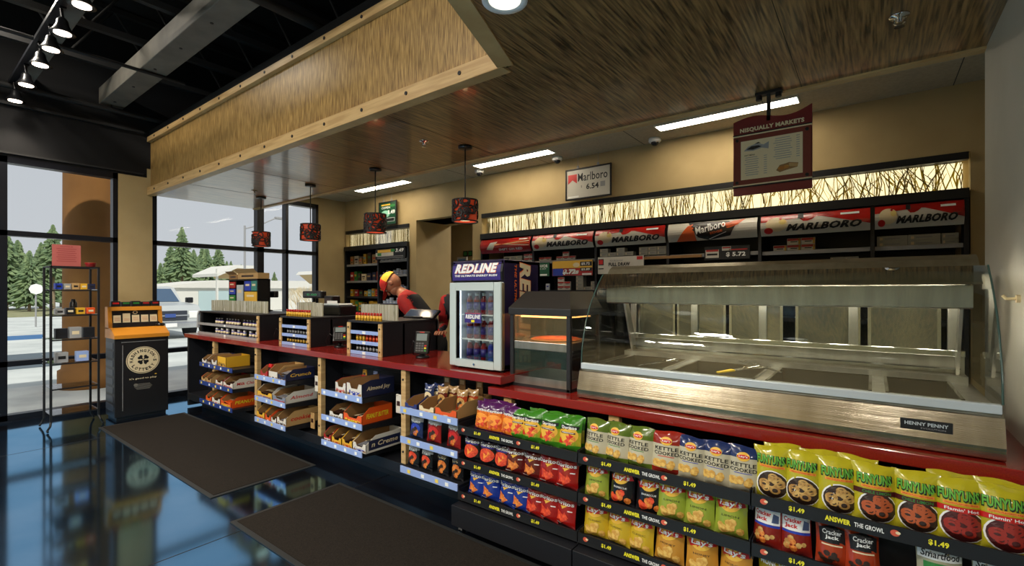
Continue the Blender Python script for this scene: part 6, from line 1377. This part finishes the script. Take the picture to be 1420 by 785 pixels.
m = MB(); m.box(-.004, .004, -.115, .115, .006, .235, mat('salmon_paper', (172, 88, 82), .6)); F = sideX(.0045, 0, .12)
for r in range(7): m.rect(.0, .07-.022*r, .16-.02*(r % 2), .006, mat('dull_red_print', (140, 50, 50), .6), F)
m.text('NOTICE', 0, .095, .1, .014, mat('dull_red_print', (140, 50, 50), .6), F, .02); m.build('paper', t)
m = MB(); m.box(-.03, .03, -.1, .1, 0, .006, BLKP); m.build('foot', t)
m = MB(); m.lathe([(.035, 0), (.05, .04), (.052, .045), (.046, .045), (.032, .006)], (0, 0, 0), RCARD, 16); o = m.build('bowl'); o.location = (-6.86, 1.385, rt+.001); tag(o, 'small red bowl on top of the black stand at its right', 'bowl')

# ================================================================== WALL FIXTURE AT RIGHT
t = thing('coat_hook', 'small pale hook on the white wall at the right edge', 'hook', (.47, 2.74, 1.42))
m = MB(); m.cyl((0, 0, 0), (-.012, 0, 0), .016, CREAM, n=14); m.build('plate', t)
m = MB(); m.tube([(-.012, 0, 0), (-.04, 0, 0), (-.05, 0, .014)], .006, CREAM, 8); m.build('peg', t)
# ================================================================== PEOPLE
SKIN = mat('skin', (150, 98, 70), .5); SHIRT = mat('red_shirt', (172, 26, 24), .8, noise=(14, (150, 20, 20), .4, .6)); BKS = mat('black_shirt_panel', (24, 24, 30), .8); PANT = mat('black_trousers', (26, 26, 30), .85); SHOE = mat('black_shoe', (16, 16, 18), .5)
CAPRED = mat('red_cap_cloth', (190, 36, 26), .8); CAPY = mat('yellow_cap_cloth', (222, 164, 40), .8); HAIR = mat('dark_hair', (24, 18, 16), .8)
def skin_mesh(joints, edges, mt_fn, name, parent, sub=2, root=0):
    me = bpy.data.meshes.new(name); me.from_pydata([j[0] for j in joints], edges, []); o = bpy.data.objects.new(name, me); COL.objects.link(o)
    s = o.modifiers.new('s', 'SKIN'); s.use_smooth_shade = True; s.branch_smoothing = .4
    o.modifiers.new('d', 'SUBSURF').levels = sub
    sv = me.skin_vertices[0].data
    for i, j in enumerate(joints):
        r = j[1]; sv[i].radius = r if isinstance(r, tuple) else (r, r); sv[i].use_root = (i == root)
    dg = bpy.context.evaluated_depsgraph_get(); m2 = bpy.data.meshes.new_from_object(o.evaluated_get(dg)); bpy.data.objects.remove(o); bpy.data.meshes.remove(me)
    mats = []
    for p in m2.polygons:
        mt = mt_fn(p.center)
        if mt not in mats: mats.append(mt); m2.materials.append(mt)
        p.material_index = mats.index(mt); p.use_smooth = True
    m2.name = name; r = bpy.data.objects.new(name, m2); COL.objects.link(r); r.parent = parent; return r
def person(loc, rz, bend, label, cap=True, vest=False, sc=1.0):
    """faces -Y locally; bend = forward lean of the trunk"""
    t = thing('person', label, 'person', loc, rz); t.scale = (sc, sc, sc)
    hip = Vector((0, 0, .93)); R = lambda p: hip+Matrix.Rotation(bend, 3, 'X') @ (Vector(p)-hip)
    J = []; E_ = []
    def add(p, r, par=None, rot=True):
        J.append((tuple(R(p) if rot else Vector(p)), r)); 
        if par is not None: E_.append((par, len(J)-1))
        return len(J)-1
    pel = add((0, 0, .95), (.15, .11)); w_ = add((0, 0, 1.10), (.155, .13), pel); ch = add((0, .0, 1.30), (.185, .14), w_); up_ = add((0, .0, 1.42), (.15, .11), ch); nk = add((0, .0, 1.50), .055, up_); hd0 = add((0, -.02, 1.56), .06, nk)
    for s in (-1, 1):
        sh = add((s*.17, .0, 1.42), .07, up_); el0 = R((s*.22, -.02, 1.16)); J.append((tuple(el0), .048)); E_.append((sh, len(J)-1)); el = len(J)-1
        wr = el0+Vector((-s*.06, -.24, -.02)); J.append((tuple(wr), .028)); E_.append((el, len(J)-1)); wi = len(J)-1
        J.append((tuple(wr+Vector((-s*.01, -.07, -.01))), (.04, .018))); E_.append((wi, len(J)-1)); pa = len(J)-1
        hl = add((s*.095, 0, .86), .085, pel, False); kn = add((s*.10, -.02, .49), .058, hl, False); an = add((s*.10, .02, .09), .042, kn, False); tt = add((s*.11, -.14, .045), .038, an, False)
    def mt(c):
        q = hip+Matrix.Rotation(-bend, 3, 'X') @ (Vector(c)-hip)
        if c.z < .10: return SHOE
        if c.z < .93: return PANT
        if q.z > 1.475: return SKIN
        if abs(q.x) > .19 and (q.y < -.07 or q.z < 1.22): return SKIN
        if vest: return SHIRT if abs(q.x) > .165 else BKS
        if q.y > .05 and q.z < 1.40: return BKS
        return SHIRT
    skin_mesh(J, E_, mt, 'body', t)
    for s in (-1, 1):      # fingers
        pa_ = Vector(J[[8, 8]][0][0]) if False else None
    hands = [i for i, j in enumerate(J) if isinstance(j[1], tuple) and j[1] == (.04, .018)]
    for s, i in zip((-1, 1), hands):
        c = Vector(J[i][0]); f = MB()
        for k in range(4):
            b = c+Vector(((-.03+.02*k), -.02, 0)); L = [.055, .07, .075, .062][k if s > 0 else 3-k]; f.tube([b, b+Vector((0, -L*.5, -.004)), b+Vector((0, -L*.85, -.02))], .0085, SKIN, 8); f.ell(b+Vector((0, -L*.85, -.02)), (.0085,)*3, SKIN, 8, 6)
        b = c+Vector((-s*.035, .0, 0)); f.tube([b, b+Vector((-s*.022, -.03, -.006)), b+Vector((-s*.02, -.055, -.014))], .010, SKIN, 8); f.build('fingers', t)
    # head with face
    tilt = bend*1.0+.42; hc = R((0, -.02, 1.62)); h = MB(); h.T = Matrix.Translation(hc) @ Matrix.Rotation(tilt, 4, 'X')
    h.ell((0, .01, .02), (.075, .095, .10), SKIN, 20, 14); h.ell((0, -.03, -.045), (.055, .062, .06), SKIN, 16, 10)
    h.cyl((0, -.082, .03), (0, -.108, -.012), .008, SKIN, r1=.014, n=8); h.ell((0, -.105, -.014), (.015, .014, .011), SKIN, 10, 6); h.ell((0, -.086, -.05), (.024, .008, .007), mat('lips', (128, 66, 56), .5), 10, 6)
    for s in (-1, 1):
        h.ell((s*.030, -.08, .022), (.011, .008, .007), WHITE, 10, 6); h.ell((s*.030, -.087, .022), (.005, .004, .005), BLKP, 8, 5); h.box(s*.030-.014, s*.030+.014, -.092, -.084, .037, .042, HAIR, .002); h.ell((s*.076, .015, .005), (.010, .02, .03), SKIN, 10, 8)
    h.build('head', t)
    h = MB(); h.T = Matrix.Translation(hc) @ Matrix.Rotation(tilt, 4, 'X'); h.ell((0, .024, -.008), (.081, .088, .080), HAIR, 18, 12)
    if not cap: h.ell((0, .028, .055), (.082, .092, .080), HAIR, 18, 12); h.build('hair', t)
    if cap:
        K = MB(); K.T = Matrix.Translation(hc) @ Matrix.Rotation(tilt, 4, 'X'); nu, nv = 24, 8; vs = []; fs = []; ms = []
        for j in range(nv+1):
            p = math.pi/2*j/nv
            for i in range(nu):
                a = 2*math.pi*i/nu; vs.append((.090*math.cos(p)*math.cos(a), .008+.110*math.cos(p)*math.sin(a), .040+.092*math.sin(p)))
        for j in range(nv):
            for i in range(nu):
                a = (i+.5)/nu*2*math.pi; fs.append((j*nu+i, j*nu+(i+1) % nu, (j+1)*nu+(i+1) % nu, (j+1)*nu+i)); ms.append(CAPY if math.sin(a) > -.12 else CAPRED)
        K.add(vs, fs, ms, True)
        vs = []; n = 14
        for k in range(n+1):
            a = math.pi+math.pi*k/n; vs += [(.085*math.cos(a), .008+.104*math.sin(a), .042), (.080*math.cos(a), .0+.185*math.sin(a), .018+.012*abs(math.cos(a)))]
        fs = [(2*k, 2*k+1, 2*k+3, 2*k+2) for k in range(n)]; K.add(vs, fs, CAPRED, True); K.add([(a, b, c-.004) for a, b, c in vs], fs, CAPRED, True); K.ell((0, .008, .132), (.010, .010, .006), CAPRED, 10, 5); K.disc(0, 0, .045, .04, CAPY, lambda a, b: Vector((a, -.100+abs(b)*.3, .078+b))); K.build('cap', t)
    return t
person((-3.62, 3.52, 0), -1.0, .72, 'cashier in red and black shirt and red and yellow cap, bending over the nearest till', sc=1.06)
person((-3.09, 3.40, 0), .5, .45, 'second worker in red sleeved black vest, mostly hidden behind the drinks cooler', cap=False, vest=True)
